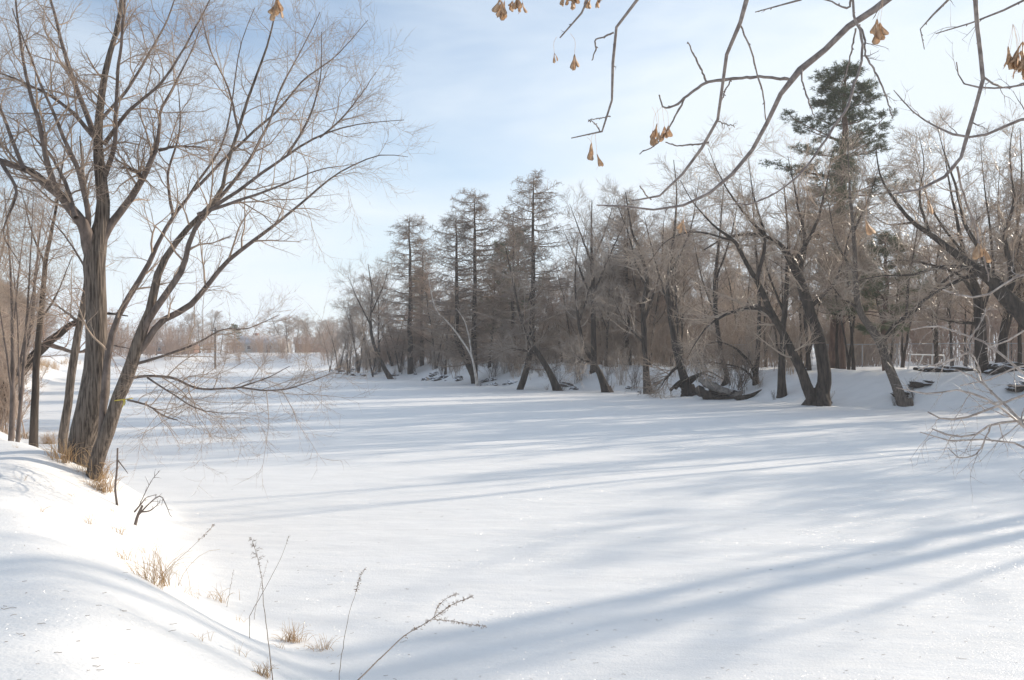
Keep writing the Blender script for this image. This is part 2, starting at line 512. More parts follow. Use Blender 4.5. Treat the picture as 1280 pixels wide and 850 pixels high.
def hero(name, label, D, trunk, limbs, seed, bark, limbmat, twigmat, n1=9, L1=1.6, n2=7, L2=0.8, n3=4, L3=0.35, up=0.02,
         r1=0.03, group=None, cat='tree', flare=0, ttop=0.45, k1=4, wob=0.16, rmin=0.004, n0t=4, depth=0.35, down=None, tsc=1.0, lsc=0.78):
    rng = np.random.default_rng(seed)
    far_ = D > 40
    tp, tr = limb_path(trunk, D, D, 30, seed, 0.25, 0.63 if far_ else tsc, 0.3)
    base = tp[0].copy()
    # the stem goes on down into the ground, swelling at the collar
    gd = min(0.0, gz(base[0], base[1]) - base[2]) - 0.35
    tp = np.vstack([base + [0, 0, gd], base + [0, 0, gd * 0.45], tp]); cf = 1.0 if far_ else 0.35
    tr = np.concatenate([[tr[0] * (1 + 0.6 * cf), tr[0] * (1 + 0.35 * cf)], tr]); tr[2:6] *= 1 + cf * np.array([.16, .08, .03, .01])
    root = empty(name, tuple(base), label, cat, group)
    def rel(p): return p - base
    b = MB(); b.tubes(rel(tp), tr, 14)
    if flare: root_flare(b, np.array([0, 0, gd + 0.40]), tr[0] * 0.62, flare, rng, 0.5)
    link('trunk', b.mesh('trunk', bark), root)
    P0, R0 = [], []
    for i, (pts, d1) in enumerate(limbs):
        d0 = D
        if isinstance(d1, tuple): d0, d1 = d1
        p, r = limb_path(pts, d0, d1, 26, seed + i * 7 + 1, 0.5, 0.54 if far_ else lsc, 0.55 if far_ else 0.4)
        b = MB(); b.tubes(rel(p), r, 8)
        link('limb', b.mesh('limb', limbmat), root)
        P0.append(p); R0.append(r)
    c = MB()
    pp = []; rr_ = []
    if n0t:
        q, s = sprout(tp[None], tr[None], n0t * 3, ttop, 0.97, 0.8, L1, 8, wob, up, 0.4, r1, rmin, rng)
        pp.append(q); rr_.append(s)
    if P0:
        q, s = sprout(np.array(P0), np.array(R0), n1, 0.15, 0.98, 0.75, L1, 8, wob, up, 0.5, r1, rmin, rng)
        pp.append(q); rr_.append(s)
        if down:
            q, s = sprout(np.array(P0), np.array(R0), down[0], 0.1, 0.9, 1.2, down[1], 8, 0.10, -0.16, 0.3, r1 * 0.4, rmin, rng)
            pp.append(q); rr_.append(s)
    A = np.concatenate(pp); B = np.concatenate(rr_)
    c.tubes(rel(A), B, k1)
    A2, B2 = sprout(A, B, n2, 0.15, 0.98, 0.7, L2, 6 if not far_ else 4, wob, up * 1.2, 0.55, r1 * 0.5, rmin * 0.8, rng)
    c.tubes(rel(A2), B2, 3)
    if n3:
        A3, B3 = sprout(A2, B2, n3, 0.1, 0.95, 0.7, L3, 4 if not far_ else 3, wob, up * 1.5, 0.6, r1 * 0.25, rmin * 0.7, rng)
        c.tubes(rel(A3), B3, 3)
    link('crown', c.mesh('crown', twigmat), root)
    return root

# --- the big tree on the near left bank
hero('bare_tree', 'large bare tree with thick grey trunk swollen halfway, tallest on the near left bank', 15.5,
     [(97, 592, 33), (101, 563, 34), (110, 532, 39), (117, 503, 40), (120, 472, 38), (122, 448, 31), (121, 420, 29), (120, 380, 28), (119, 350, 29), (119, 318, 31),
      (126, 285, 23), (128, 250, 19), (124, 205, 16), (124, 160, 13), (127, 115, 11), (137, 70, 9), (149, 20, 7), (157, -60, 5), (165, -170, 3)],
     [([(116, 325, 26), (110, 300, 24), (95, 270, 20), (70, 238, 17), (40, 215, 14), (0, 201, 12), (-60, 180, 9), (-150, 150, 4)], 14.2),
      ([(128, 300, 16), (140, 278, 14), (157, 258, 13), (174, 230, 12), (192, 193, 9), (199, 160, 7), (200, 140, 6), (212, 118, 6), (232, 80, 4), (255, 25, 2)], 16.5),
      ([(199, 188, 6), (215, 184, 5), (235, 183, 4), (256, 184, 2)], (16.1, 16.0)),
      ([(176, 228, 8), (172, 215, 7), (150, 208, 3)], (16.0, 15.6)),
      ([(108, 300, 12), (109, 262, 10), (98, 215, 9), (75, 160, 7), (45, 90, 5), (15, 10, 3)], 13.6),
      ([(70, 240, 12), (60, 205, 10), (48, 150, 8), (30, 80, 6), (20, 0, 4), (15, -80, 2)], (14.9, 13.4)),
      ([(123, 180, 11), (104, 130, 9), (85, 80, 8), (70, 25, 6), (50, -50, 4), (40, -120, 2)], 17.2),
      ([(120, 175, 8), (90, 140, 7), (55, 115, 5), (10, 95, 4), (-40, 80, 2)], 14.3),
      ([(131, 220, 10), (143, 180, 8), (145, 130, 7), (150, 60, 6), (156, 0, 5), (165, -90, 2)], 14.0),
      ([(130, 180, 8), (160, 140, 6), (200, 105, 5), (230, 60, 4), (262, 0, 3), (285, -50, 2)], 13.8),
      ([(126, 150, 6), (160, 110, 5), (190, 60, 4), (215, 10, 3), (230, -60, 2)], 17.5),
      ([(30, 212, 8), (10, 160, 6), (-10, 100, 5), (-20, 20, 3)], (14.5, 15.8)),
      ([(0, 200, 7), (20, 240, 5), (5, 290, 4), (25, 330, 2)], (14.5, 13.5)),
      ([(95, 272, 9), (80, 225, 7), (60, 190, 5), (20, 150, 3)], (14.9, 16.5))],
     11, M['bark'], M['limb'], M['twig'], n1=16, L1=1.35, n2=9, L2=0.62, n3=5, L3=0.28, r1=0.022, rmin=0.0028, n0t=5, ttop=0.55, wob=0.2, tsc=0.9, lsc=0.74)

hero('bare_tree', 'multi-stemmed bare tree fanning right over the ice beside the thick trunk', 15.0,
     [(116, 606, 20), (121, 578, 21), (128, 556, 21), (138, 530, 20), (147, 502, 19), (158, 472, 20), (168, 440, 18), (178, 413, 16), (187, 388, 14), (197, 344, 12), (212, 313, 10), (235, 286, 9), (263, 259, 8),
      (278, 235, 7), (283, 208, 6), (298, 162, 6), (312, 118, 5), (333, 60, 4), (350, -10, 2)],
     [([(124, 570, 11), (130, 500, 13), (136, 440, 14), (146, 402, 12), (163, 371, 12), (185, 333, 11), (200, 301, 9), (216, 270, 8), (233, 249, 7), (251, 220, 6), (274, 189, 5), (290, 130, 4), (300, 60, 3), (318, 10, 2)], 16.3),
      ([(168, 436, 13), (185, 402, 13), (208, 367, 13), (228, 336, 12), (239, 298, 10), (259, 267, 9), (286, 247, 8), (313, 228, 7), (360, 193, 6), (400, 170, 5), (450, 155, 3), (505, 150, 2)], 14.2),
      ([(162, 457, 13), (181, 430, 13), (200, 403, 12), (235, 383, 12), (259, 356, 10), (286, 325, 9), (321, 298, 8), (360, 268, 6), (395, 238, 5), (430, 212, 4), (475, 194, 3), (510, 196, 1.5)], 15.6),
      ([(247, 268, 7), (297, 251, 6), (332, 239, 5), (365, 226, 4), (400, 212, 3), (445, 205, 1.5)], (14.6, 13.4)),
      ([(263, 259, 8), (282, 239, 7), (313, 197, 6), (336, 154, 5), (352, 108, 4), (378, 60, 3), (400, 15, 2)], (15, 16.6)),
      ([(298, 162, 5), (285, 110, 4), (262, 60, 3), (250, 10, 2)], (15, 14.0)),
      ([(242, 238, 6), (298, 182, 5.5), (345, 140, 5), (380, 100, 4), (420, 70, 3), (460, 25, 1.5)], (15.75, 17.0)),
      ([(360, 193, 5), (385, 150, 4), (400, 100, 3), (402, 40, 2)], (14.4, 13.2)),
      ([(400, 172, 4), (425, 150, 3.5), (450, 120, 3), (470, 90, 1.5)], (14.3, 15.0)),
      ([(216, 270, 6), (210, 220, 5), (225, 160, 4), (222, 100, 2)], (15.8, 17)),
      ([(158, 474, 6), (184, 470, 5), (217, 473, 5), (234, 481, 5), (254, 486, 4.5), (293, 485, 4), (311, 480, 3.5), (337, 471, 3), (362, 458, 2)], 13.4),
      ([(300, 484, 3.5), (330, 488, 3), (360, 486, 3), (390, 476, 2), (418, 465, 1.2)], (13.9, 13.2)),
      ([(165, 456, 6), (197, 447, 5), (226, 437, 4.5), (252, 426, 4), (278, 412, 3.5), (311, 410, 3), (350, 393, 1.5)], 16.5),
      ([(160, 500, 4), (185, 507, 4), (205, 520, 4), (222, 525, 3.5)], (14.9, 14.2)),
      ([(184, 472, 4), (215, 492, 3), (245, 510, 3), (275, 516, 2), (310, 516, 1.2)], (14.6, 13.6))],
     29, M['bark'], M['limb'], M['twig'], n1=13, L1=1.45, n2=8, L2=0.66, n3=4, L3=0.3, r1=0.020, rmin=0.0028, n0t=4, ttop=0.55, wob=0.15, down=(2, 1.3), up=0.015, tsc=0.85, lsc=0.68)

# small trees between the thick trunk and the left edge
def up_trunk(px, py, tx, ty, w, bend=0, n=5):
    o_ = []
    for i in range(n):
        t = i / (n - 1)
        o_.append((px + (tx - px) * t + bend * math.sin(t * 3.14), py + (ty - py) * t, w * (1 - 0.8 * t)))
    return o_
hero('bare_tree', 'slender dark straight sapling standing left of the thick trunk', 19.5,
     [(42, 548, 10), (44, 500, 9), (46, 450, 8), (52, 380, 7), (58, 320, 6), (70, 260, 4), (82, 180, 2)],
     [([(50, 400, 4), (70, 370, 3), (90, 320, 2)], 18.5), ([(56, 330, 4), (40, 290, 3), (25, 230, 1.5)], 20.5)], 5, M['barkdark'], M['barkdark'], M['twig'],
     n1=10, L1=1.3, n2=7, L2=0.6, n3=3, L3=0.25, r1=0.014, rmin=0.004)
hero('bare_tree', 'slim brown tree close behind the left side of the thick trunk', 18.2,
     [(79, 546, 11), (85, 505, 10), (90, 460, 10), (97, 420, 9.5), (103, 390, 9), (109, 350, 8), (112, 300, 7), (106, 240, 5), (100, 170, 3)],
     [([(97, 402, 5), (85, 392, 4), (72, 383, 3), (60, 380, 2)], 17.6), ([(110, 340, 4), (85, 300, 3), (60, 270, 2)], 19)], 6, M['bark'], M['limb'], M['twig'],
     n1=10, L1=1.3, n2=7, L2=0.6, n3=3, L3=0.25, r1=0.014, rmin=0.004)
hero('bare_tree', 'leaning low limbed tree arching right behind the two left saplings', 26,
     [(-30, 530, 22), (0, 500, 18), (22, 468, 15), (45, 443, 13), (70, 420, 11), (100, 400, 8), (130, 392, 5), (160, 395, 2)],
     [([(60, 430, 8), (95, 440, 5), (130, 430, 4), (170, 438, 2)], 27), ([(22, 468, 9), (40, 400, 7), (45, 330, 5), (55, 260, 2)], 25)], 8, M['barkdark'], M['limb'], M['twigred'],
     n1=12, L1=2.0, n2=8, L2=0.9, n3=4, L3=0.4, r1=0.02, rmin=0.006, flare=0)
for i, (bx, tx, wd, D, lb) in enumerate([(14, 5, 7, 18.5, 'thin grey double-stemmed bush tree at the left edge of the picture'),
                                         (22, 42, 5, 17.6, 'thin bushy sapling leaning right near the left edge'),
                                         (-25, -10, 10, 22, 'taller bare tree cut by the left edge of the picture')]):
    hero('bare_tree', lb, D, up_trunk(bx, 552, tx, 235, wd, 6 - 4 * i, 6),
         [(up_trunk(bx + 2, 500, tx - 35, 260, wd * 0.6, 5, 6), D - 0.8), (up_trunk(bx, 470, tx + 35, 220, wd * 0.6, -4, 6), D + 0.8)],
         40 + i, M['limb'], M['limb'], M['twig'], n1=12, L1=1.5, n2=8, L2=0.7, n3=3, L3=0.3, r1=0.014, rmin=0.004, flare=0)

# --- trees rooted along the far right bank
FG = dict(n1=13, n2=9, n3=6, rmin=0.012)
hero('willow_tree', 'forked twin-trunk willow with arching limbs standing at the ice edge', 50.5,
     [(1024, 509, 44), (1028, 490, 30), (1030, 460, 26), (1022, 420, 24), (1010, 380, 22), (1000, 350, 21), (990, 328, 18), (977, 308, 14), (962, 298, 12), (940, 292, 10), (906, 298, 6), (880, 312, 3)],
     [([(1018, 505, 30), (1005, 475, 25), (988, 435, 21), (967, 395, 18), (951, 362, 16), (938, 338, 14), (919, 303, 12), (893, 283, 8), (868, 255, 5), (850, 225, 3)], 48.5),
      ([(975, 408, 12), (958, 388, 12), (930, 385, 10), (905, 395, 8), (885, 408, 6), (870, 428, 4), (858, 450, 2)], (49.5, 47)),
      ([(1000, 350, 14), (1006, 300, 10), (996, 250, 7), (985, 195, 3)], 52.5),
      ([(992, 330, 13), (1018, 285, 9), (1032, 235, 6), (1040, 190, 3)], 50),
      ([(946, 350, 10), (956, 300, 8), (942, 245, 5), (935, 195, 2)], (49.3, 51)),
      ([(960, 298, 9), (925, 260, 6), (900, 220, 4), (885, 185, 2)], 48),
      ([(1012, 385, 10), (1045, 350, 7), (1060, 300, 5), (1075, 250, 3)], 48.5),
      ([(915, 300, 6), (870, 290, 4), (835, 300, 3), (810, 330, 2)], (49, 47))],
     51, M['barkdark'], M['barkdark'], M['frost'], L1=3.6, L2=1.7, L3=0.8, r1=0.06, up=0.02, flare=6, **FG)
hero('bare_tree', 'leaning tree forking into a V on the open snowy bank right of the twin willow', 48,
     [(1133, 514, 30), (1126, 497, 21), (1112, 462, 18), (1101, 430, 18), (1085, 405, 15), (1073, 385, 14), (1070, 350, 12), (1068, 310, 10), (1064, 260, 8), (1061, 215, 5), (1060, 180, 3)],
     [([(1102, 431, 12), (1117, 408, 11), (1137, 393, 10), (1160, 370, 9), (1187, 346, 8), (1215, 332, 6), (1245, 325, 3)], 46),
      ([(1133, 396, 7), (1136, 350, 6), (1146, 290, 4), (1150, 235, 2)], (47, 48.5)),
      ([(1070, 345, 7), (1045, 300, 5), (1035, 250, 3)], 49.5), ([(1067, 290, 6), (1085, 250, 4), (1100, 205, 2)], 46.5),
      ([(1073, 385, 6), (1050, 370, 4), (1035, 350, 2)], 47)],
     52, M['bark'], M['barkdark'], M['twig'], L1=2.4, L2=1.2, L3=0.6, r1=0.04, flare=5, **FG)
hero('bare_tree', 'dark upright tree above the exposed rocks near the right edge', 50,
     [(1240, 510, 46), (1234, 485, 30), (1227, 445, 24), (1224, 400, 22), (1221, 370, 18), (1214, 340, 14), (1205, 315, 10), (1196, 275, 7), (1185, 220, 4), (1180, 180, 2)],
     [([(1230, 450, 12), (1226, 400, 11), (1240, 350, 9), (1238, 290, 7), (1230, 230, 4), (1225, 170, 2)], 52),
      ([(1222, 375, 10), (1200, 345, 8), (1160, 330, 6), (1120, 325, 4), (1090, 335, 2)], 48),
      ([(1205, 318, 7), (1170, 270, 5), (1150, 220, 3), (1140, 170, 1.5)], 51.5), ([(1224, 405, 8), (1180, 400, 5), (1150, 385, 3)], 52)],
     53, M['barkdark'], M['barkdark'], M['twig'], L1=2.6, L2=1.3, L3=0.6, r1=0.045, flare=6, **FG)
hero('bare_tree', 'thin dark tree standing just right of the upright tree near the right edge', 53,
     [(1244, 488, 16), (1248, 455, 13), (1253, 420, 12), (1259, 380, 11), (1262, 335, 9), (1272, 280, 6), (1277, 220, 4), (1275, 160, 2)],
     [([(1258, 385, 6), (1280, 340, 5), (1300, 280, 3)], 51), ([(1263, 330, 6), (1248, 270, 4), (1250, 200, 2)], 54)],
     54, M['barkdark'], M['barkdark'], M['twig'], L1=2.2, L2=1.1, L3=0.55, r1=0.035, **FG)
hero('willow_tree', 'heavy leaning tree reaching left into the picture from beyond the right edge', 45,
     [(1350, 540, 54), (1335, 490, 46), (1312, 440, 42), (1285, 402, 38), (1262, 374, 33), (1240, 350, 28), (1218, 335, 23), (1195, 318, 17), (1168, 298, 13), (1142, 278, 10), (1118, 250, 8), (1101, 222, 5), (1095, 185, 3)],
     [([(1258, 370, 18), (1266, 345, 16), (1256, 300, 11), (1267, 250, 8), (1262, 190, 5), (1268, 150, 2)], 46.5),
      ([(1238, 350, 15), (1228, 318, 13), (1206, 280, 10), (1195, 235, 8), (1180, 190, 5), (1170, 155, 2)], 43.5),
      ([(1216, 335, 10), (1180, 333, 8), (1142, 343, 6), (1100, 345, 4), (1068, 352, 2)], 43),
      ([(1225, 342, 10), (1195, 352, 8), (1160, 372, 6), (1130, 395, 4), (1112, 420, 2)], 46.5),
      ([(1165, 298, 8), (1150, 250, 6), (1155, 205, 4), (1148, 165, 2)], (44.8, 46)),
      ([(1290, 405, 18), (1310, 340, 14), (1320, 260, 9), (1330, 180, 4)], 44), ([(1142, 278, 6), (1110, 280, 4), (1080, 262, 2)], (44.8, 43))],
     55, M['barkdark'], M['barkdark'], M['frost'], L1=2.6, L2=1.3, L3=0.6, r1=0.05, flare=5, **FG)
hero('bare_tree', 'short straight dark trunk just left of the twin willow', 54,
     [(978, 494, 18), (977, 460, 14), (979, 420, 12), (983, 360, 10), (985, 300, 7), (980, 230, 3)], [([(980, 390, 7), (960, 340, 5), (950, 290, 3)], 56), ([(984, 340, 6), (1000, 290, 4), (1010, 240, 2)], 52)],
     56, M['barkdark'], M['barkdark'], M['twig'], L1=2.4, L2=1.2, L3=0.6, r1=0.04, **FG)
hero('bare_tree', 'small tree with a bent side stem sweeping left above its knotted base', 58,
     [(948, 494, 22), (945, 472, 12), (948, 430, 9), (949, 370, 7), (944, 300, 5), (940, 240, 2)],
     [([(946, 475, 9), (938, 455, 8), (925, 440, 7), (908, 430, 5), (890, 428, 3), (875, 440, 2)], 56), ([(946, 480, 6), (930, 462, 5), (905, 455, 4), (880, 452, 2)], 57)],
     57, M['barkdark'], M['barkdark'], M['twig'], L1=2.2, L2=1.1, L3=0.6, r1=0.035, flare=5, **FG)
hero('bare_tree', 'thin crooked tree rising behind the fallen log', 60,
     [(904, 484, 12), (909, 470, 10), (903, 450, 9), (898, 415, 9), (893, 360, 8), (899, 300, 5), (905, 230, 2)], [([(897, 400, 6), (878, 350, 4), (865, 290, 2)], 62), ([(895, 350, 5), (915, 290, 4), (925, 230, 2)], 58)],
     58, M['barkdark'], M['barkdark'], M['twig'], L1=2.6, L2=1.3, L3=0.65, r1=0.04, **FG)
hero('bare_tree', 'leaning dark tree rooted just left of the fallen log', 61,
     [(862, 494, 26), (855, 470, 17), (846, 440, 14), (839, 405, 12), (835, 355, 9), (842, 300, 7), (846, 245, 4), (842, 200, 2)],
     [([(850, 455, 8), (835, 470, 6), (825, 485, 3)], 60), ([(838, 390, 7), (820, 330, 5), (805, 270, 3)], 63), ([(838, 340, 6), (862, 290, 4), (875, 220, 2)], 59)],
     59, M['barkdark'], M['barkdark'], M['twig'], L1=2.8, L2=1.4, L3=0.7, r1=0.04, flare=5, **FG)
hero('bare_tree', 'straight black trunked tree with fine grey crown midway along the bank', 65,
     [(811, 496, 20), (808, 470, 14), (806, 430, 12), (804, 385, 12), (809, 350, 11), (800, 315, 8), (790, 290, 6), (782, 240, 3)],
     [([(811, 365, 8), (795, 330, 6), (788, 300, 5), (770, 250, 3)], 67), ([(806, 400, 7), (825, 340, 5), (830, 270, 3)], 63), ([(805, 430, 5), (780, 400, 4), (765, 370, 2)], 64)],
     60, M['barkdark'], M['barkdark'], M['twiggrey'], L1=3.2, L2=1.5, L3=0.8, r1=0.04, flare=5, **FG)
hero('bare_tree', 'tree leaning left from the bank with a bent base', 68,
     [(759, 493, 20), (751, 470, 13), (740, 450, 10), (729, 428, 8), (722, 390, 6), (719, 350, 4), (722, 300, 2)],
     [([(740, 452, 6), (728, 450, 5), (716, 440, 3)], 67), ([(725, 400, 5), (740, 350, 4), (745, 300, 2)], 70)],
     61, M['barkdark'], M['barkdark'], M['twiggrey'], L1=3.0, L2=1.4, L3=0.7, r1=0.035, flare=5, **FG)
hero('bare_tree', 'round-crowned elm-like tree behind the middle of the bank', 76,
     [(742, 462, 13), (742, 420, 11), (741, 370, 10), (740, 330, 8), (739, 290, 5), (740, 250, 2)],
     [([(741, 380, 6), (722, 330, 5), (705, 290, 3)], 79), ([(741, 370, 6), (762, 320, 5), (780, 280, 3)], 73), ([(740, 330, 5), (725, 290, 4), (712, 255, 2)], 73), ([(740, 330, 5), (758, 285, 4), (768, 248, 2)], 79)],
     62, M['barkdark'], M['barkdark'], M['twiggrey'], L1=3.2, L2=1.6, L3=0.8, r1=0.045, flare=0, **FG)
hero('bare_tree', 'leaning stem crossing left of the tall larch foot', 71,
     [(699, 492, 18), (688, 468, 13), (672, 441, 10), (657, 417, 8), (649, 390, 6), (641, 350, 4), (632, 310, 2)],
     [([(672, 443, 6), (655, 438, 5), (640, 436, 3), (625, 440, 2)], 69), ([(652, 400, 4), (665, 360, 3), (670, 310, 1.5)], 73)],
     63, M['barkdark'], M['barkdark'], M['twiggrey'], L1=2.8, L2=1.4, L3=0.7, r1=0.035, **FG)
hero('birch_tree', 'pale leaning birch stems crossing the dark brush below the double larch', 82,
     [(596, 478, 5.5), (592, 455, 4.5), (588, 442, 4), (575, 422, 3.5), (560, 403, 3), (547, 390, 3), (540, 370, 2.5), (536, 348, 1.5)],
     [([(590, 448, 4.5), (586, 420, 4), (580, 400, 3), (570, 385, 2)], 81)], 64, M['birch'], M['birch'], M['twiggrey'], n1=8, n2=5, n3=2, rmin=0.010, L1=2.2, L2=1.0, L3=0.5, r1=0.03, flare=0)
hero('bare_tree', 'leaning dark stem at the far end of the bank below the leftmost larch', 103,
     [(489, 475, 11), (478, 455, 8), (467, 430, 7), (463, 400, 6), (465, 365, 4), (460, 330, 2)], [([(465, 410, 4), (445, 370, 3), (435, 345, 2)], 106), ([(465, 390, 4), (480, 355, 3), (485, 335, 2)], 100)],
     65, M['barkdark'], M['barkdark'], M['twiggrey'], n1=12, n2=9, n3=5, rmin=0.014, L1=4.0, L2=2.0, L3=0.9, r1=0.05)

# ------------------------------------------------------------------ templates, copied along the banks
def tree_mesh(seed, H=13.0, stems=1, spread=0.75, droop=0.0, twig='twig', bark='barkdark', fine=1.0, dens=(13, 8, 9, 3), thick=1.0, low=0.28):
    rng = np.random.default_rng(seed)
    tp, tr = [], []
    for s_ in range(stems):
        a = rng.uniform(0, 6.28)
        lean = rng.uniform(0.02, 0.10) + (0.22 if stems > 1 else 0)
        n = 14
        z = np.linspace(-0.3, H * rng.uniform(0.8, 1.0), n)
        x = np.cos(a) * lean * z * (0.5 + 0.5 * z / H) + np.cumsum(rng.normal(size=n)) * 0.05 * H / 13
        y = np.sin(a) * lean * z * (0.5 + 0.5 * z / H) + np.cumsum(rng.normal(size=n)) * 0.05 * H / 13
        x -= x[0]; y -= y[0]
        tp.append(np.stack([x, y, z], 1))
        r0 = thick * H * 0.0100 / math.sqrt(stems) * rng.uniform(0.8, 1.2)
        tr.append(r0 * (1 - np.linspace(0, 1, n)) ** 0.8 + 0.015)
        tr[-1][0] *= 1.5; tr[-1][1] *= 1.1
    tp, tr = np.array(tp), np.array(tr)
    l1, q1 = sprout(tp, tr, int(dens[0] / stems ** 0.5), low, 0.95, spread, H * 0.42, 10, 0.13, 0.05 - droop * 0.5, 0.55, 0.12 * thick, 0.015, rng, taper=0.65)
    b = MB(); b.tubes(tp, tr, 8); b.tubes(l1, q1, 5)
    c = MB()
    l2, q2 = sprout(l1, q1, dens[1], 0.15, 0.97, 0.7, H * 0.16, 6, 0.16, 0.05 - droop, 0.6, 0.04, 0.014, rng)
    c.tubes(l2, q2, 3)
    l3, q3 = sprout(l2, q2, dens[2], 0.1, 0.97, 0.7, H * 0.075, 5, 0.18, 0.05 - droop, 0.6, 0.02, 0.012, rng)
    c.tubes(l3, q3 * fine, 3)
    if dens[3]: l4, q4 = sprout(l3, q3, dens[3], 0.1, 0.97, 0.65, H * 0.035, 3, 0.18, 0.05 - droop, 0.7, 0.014, 0.011, rng)
    if dens[3]: c.tubes(l4, q4 * fine, 3)
    return {'trunk': b.mesh('trunk', M[bark]), 'crown': c.mesh('crown', M[twig])}

def larch_mesh(seed, H=18.0, double=False, lean=0.0):
    rng = np.random.default_rng(seed)
    n = 16
    z = np.linspace(-0.3, H, n)
    def stem(h, dx, dy):
        zz = np.linspace(-0.3, h, n)
        bend = lean * np.exp(-zz / 3.0)
        return np.stack([dx * ss(zz / 5) + bend + np.cumsum(rng.normal(size=n)) * 0.03, dy * ss(zz / 5) + np.cumsum(rng.normal(size=n)) * 0.03, zz], 1), 0.23 * (1 - np.linspace(0, 1, n)) ** 0.75 + 0.02
    st = [stem(H, 0, 0)] + ([stem(H * 0.88, -1.3, 0.5)] if double else [])
    tp = np.array([a for a, _ in st]); tr = np.array([r for _, r in st])
    b = MB(); b.tubes(tp, tr, 8)
    # branch tiers: nearly level, irregular lengths, tips lifting
    m = 100
    P0, R0 = [], []
    for s_ in range(len(st)):
        for i in range(m):
            t = 0.12 + 0.87 * (i + rng.random()) / m
            f = t * (n - 1) * 0.999; k = int(f)
            p0 = tp[s_, k] * (1 - f + k) + tp[s_, k + 1] * (f - k)
            a = rng.uniform(0, 6.28)
            ln = (0.9 + 5.4 * (1 - t) ** 0.7) * rng.uniform(0.35, 1.1) * (1.0 if t > 0.3 else 0.75)
            if t > 0.9: ln *= 1.1
            s = np.linspace(0, 1, 9)[:, None]
            el = rng.uniform(-0.05, 0.30) + 0.35 * max(0, t - 0.75)
            d = np.array([math.cos(a), math.sin(a), el])
            p = p0 + d * ln * s + np.array([0, 0, 1]) * (0.10 * ln * s ** 2 - 0.12 * ln * np.sin(s * 3.1) * 0.6) + np.cumsum(rng.normal(size=(9, 3)), 0) * 0.03 * ln / 2
            P0.append(p); R0.append(np.linspace(1, 0.25, 9) * (0.018 + 0.012 * ln))
    P0 = np.array(P0); R0 = np.array(R0)
    c = MB(); c.tubes(P0, R0, 4)
    l2, q2 = sprout(P0, R0, 16, 0.10, 1.0, 0.95, 1.05, 5, 0.16, -0.10, 0.5, 0.02, 0.015, rng, flat=0.6)
    c.tubes(l2, q2, 3)
    l3, q3 = sprout(l2, q2, 7, 0.1, 1.0, 0.9, 0.40, 3, 0.2, -0.08, 0.7, 0.014, 0.012, rng)
    c.tubes(l3, q3, 3)
    return {'trunk': b.mesh('trunk', M['barkdark']), 'crown': c.mesh('crown', M['larch'])}

def needles(pos, dr, nper, ln, wd, rng, spread=0.9):
    m = len(pos) * nper
    p = np.repeat(pos, nper, 0)
    d = np.repeat(dr, nper, 0) + rng.normal(size=(m, 3)) * spread
    d /= np.linalg.norm(d, axis=1, keepdims=True)
    s = np.cross(d, rng.normal(size=(m, 3))); s /= np.linalg.norm(s, axis=1, keepdims=True)
    l_ = ln * rng.uniform(0.6, 1.2, (m, 1))
    v = np.stack([p - s * wd * 0.5, p + s * wd * 0.5, p + d * l_ + s * wd * 0.3, p + d * l_ - s * wd * 0.3], 1)
    return v.reshape(-1, 3), np.arange(m * 4).reshape(-1, 4)

def pine_mesh(seed, H=22.0, t0=0.3, nb=34, width=3.6, mat_='needle', gap=0.62, nl=0.20):
    rng = np.random.default_rng(seed)
    n = 16
    z = np.linspace(-0.3, H, n)
    tp = np.stack([np.cumsum(rng.normal(size=n)) * 0.06, np.cumsum(rng.normal(size=n)) * 0.06, z], 1); tp[:, :2] -= tp[0, :2]
    tr = H * 0.0155 * (1 - np.linspace(0, 1, n)) ** 0.7 + 0.03
    b = MB(); b.tubes(tp, tr, 10)
    P0, R0 = [], []
    for i in range(nb):
        wn = max(6, nb // 4)                              # whorls with open sky between them
        t = t0 + (0.985 - t0) * ((int(i / nb * wn) + 0.5 + rng.normal() * 0.10) / wn) ** 0.9
        f = t * (n - 1) * 0.999; k = int(f)
        p0 = tp[k] * (1 - f + k) + tp[k + 1] * (f - k)
        a = i * 2.4 + rng.uniform(-0.5, 0.5)
        u = (t - t0) / (1 - t0)
        prof = (0.45 + 0.55 * math.sin(min(1, u * 2.6) * 1.57)) * (1 - u ** 1.25) + 0.10
        ln = width * prof * rng.uniform(0.55, 1.25)
        el = 0.05 + 0.5 * u + rng.uniform(-0.15, 0.15)
        s = np.linspace(0, 1, 9)[:, None]
        d = np.array([math.cos(a), math.sin(a), el])
        P0.append(p0 + d * ln * s + np.array([0, 0, 1]) * 0.22 * ln * s ** 2 + np.cumsum(rng.normal(size=(9, 3)), 0) * 0.04)
        R0.append(np.linspace(1, 0.25, 9) * (0.03 + 0.014 * ln))
    P0 = np.array(P0); R0 = np.array(R0)
    b.tubes(P0, R0, 4)
    l2, q2 = sprout(P0, R0, 13, 0.25, 1.0, 0.85, 1.0, 5, 0.12, 0.08, 0.5, 0.02, 0.01, rng, flat=0.55)
    b.tubes(l2, q2, 3)
    l3, q3 = sprout(l2, q2, 5, 0.2, 1.0, 0.7, 0.42, 3, 0.15, 0.12, 0.7, 0.012, 0.006, rng, flat=0.3)
    pos = np.concatenate([l3[:, 1:].reshape(-1, 3), l2[:, 2:].reshape(-1, 3)])
    dr = np.concatenate([(l3[:, 1:] - l3[:, :-1]).reshape(-1, 3), (l2[:, 2:] - l2[:, 1:-1]).reshape(-1, 3)])
    dr /= np.linalg.norm(dr, axis=1, keepdims=True) + 1e-9
    keep = rng.random(len(pos)) < gap
    v, q = needles(pos[keep], dr[keep], 11, nl, 0.020, rng)
    c = MB(); c.add(v, q)
    return {'trunk': b.mesh('trunk', M['pinebark']), 'foliage': c.mesh('foliage', M[mat_], False)}

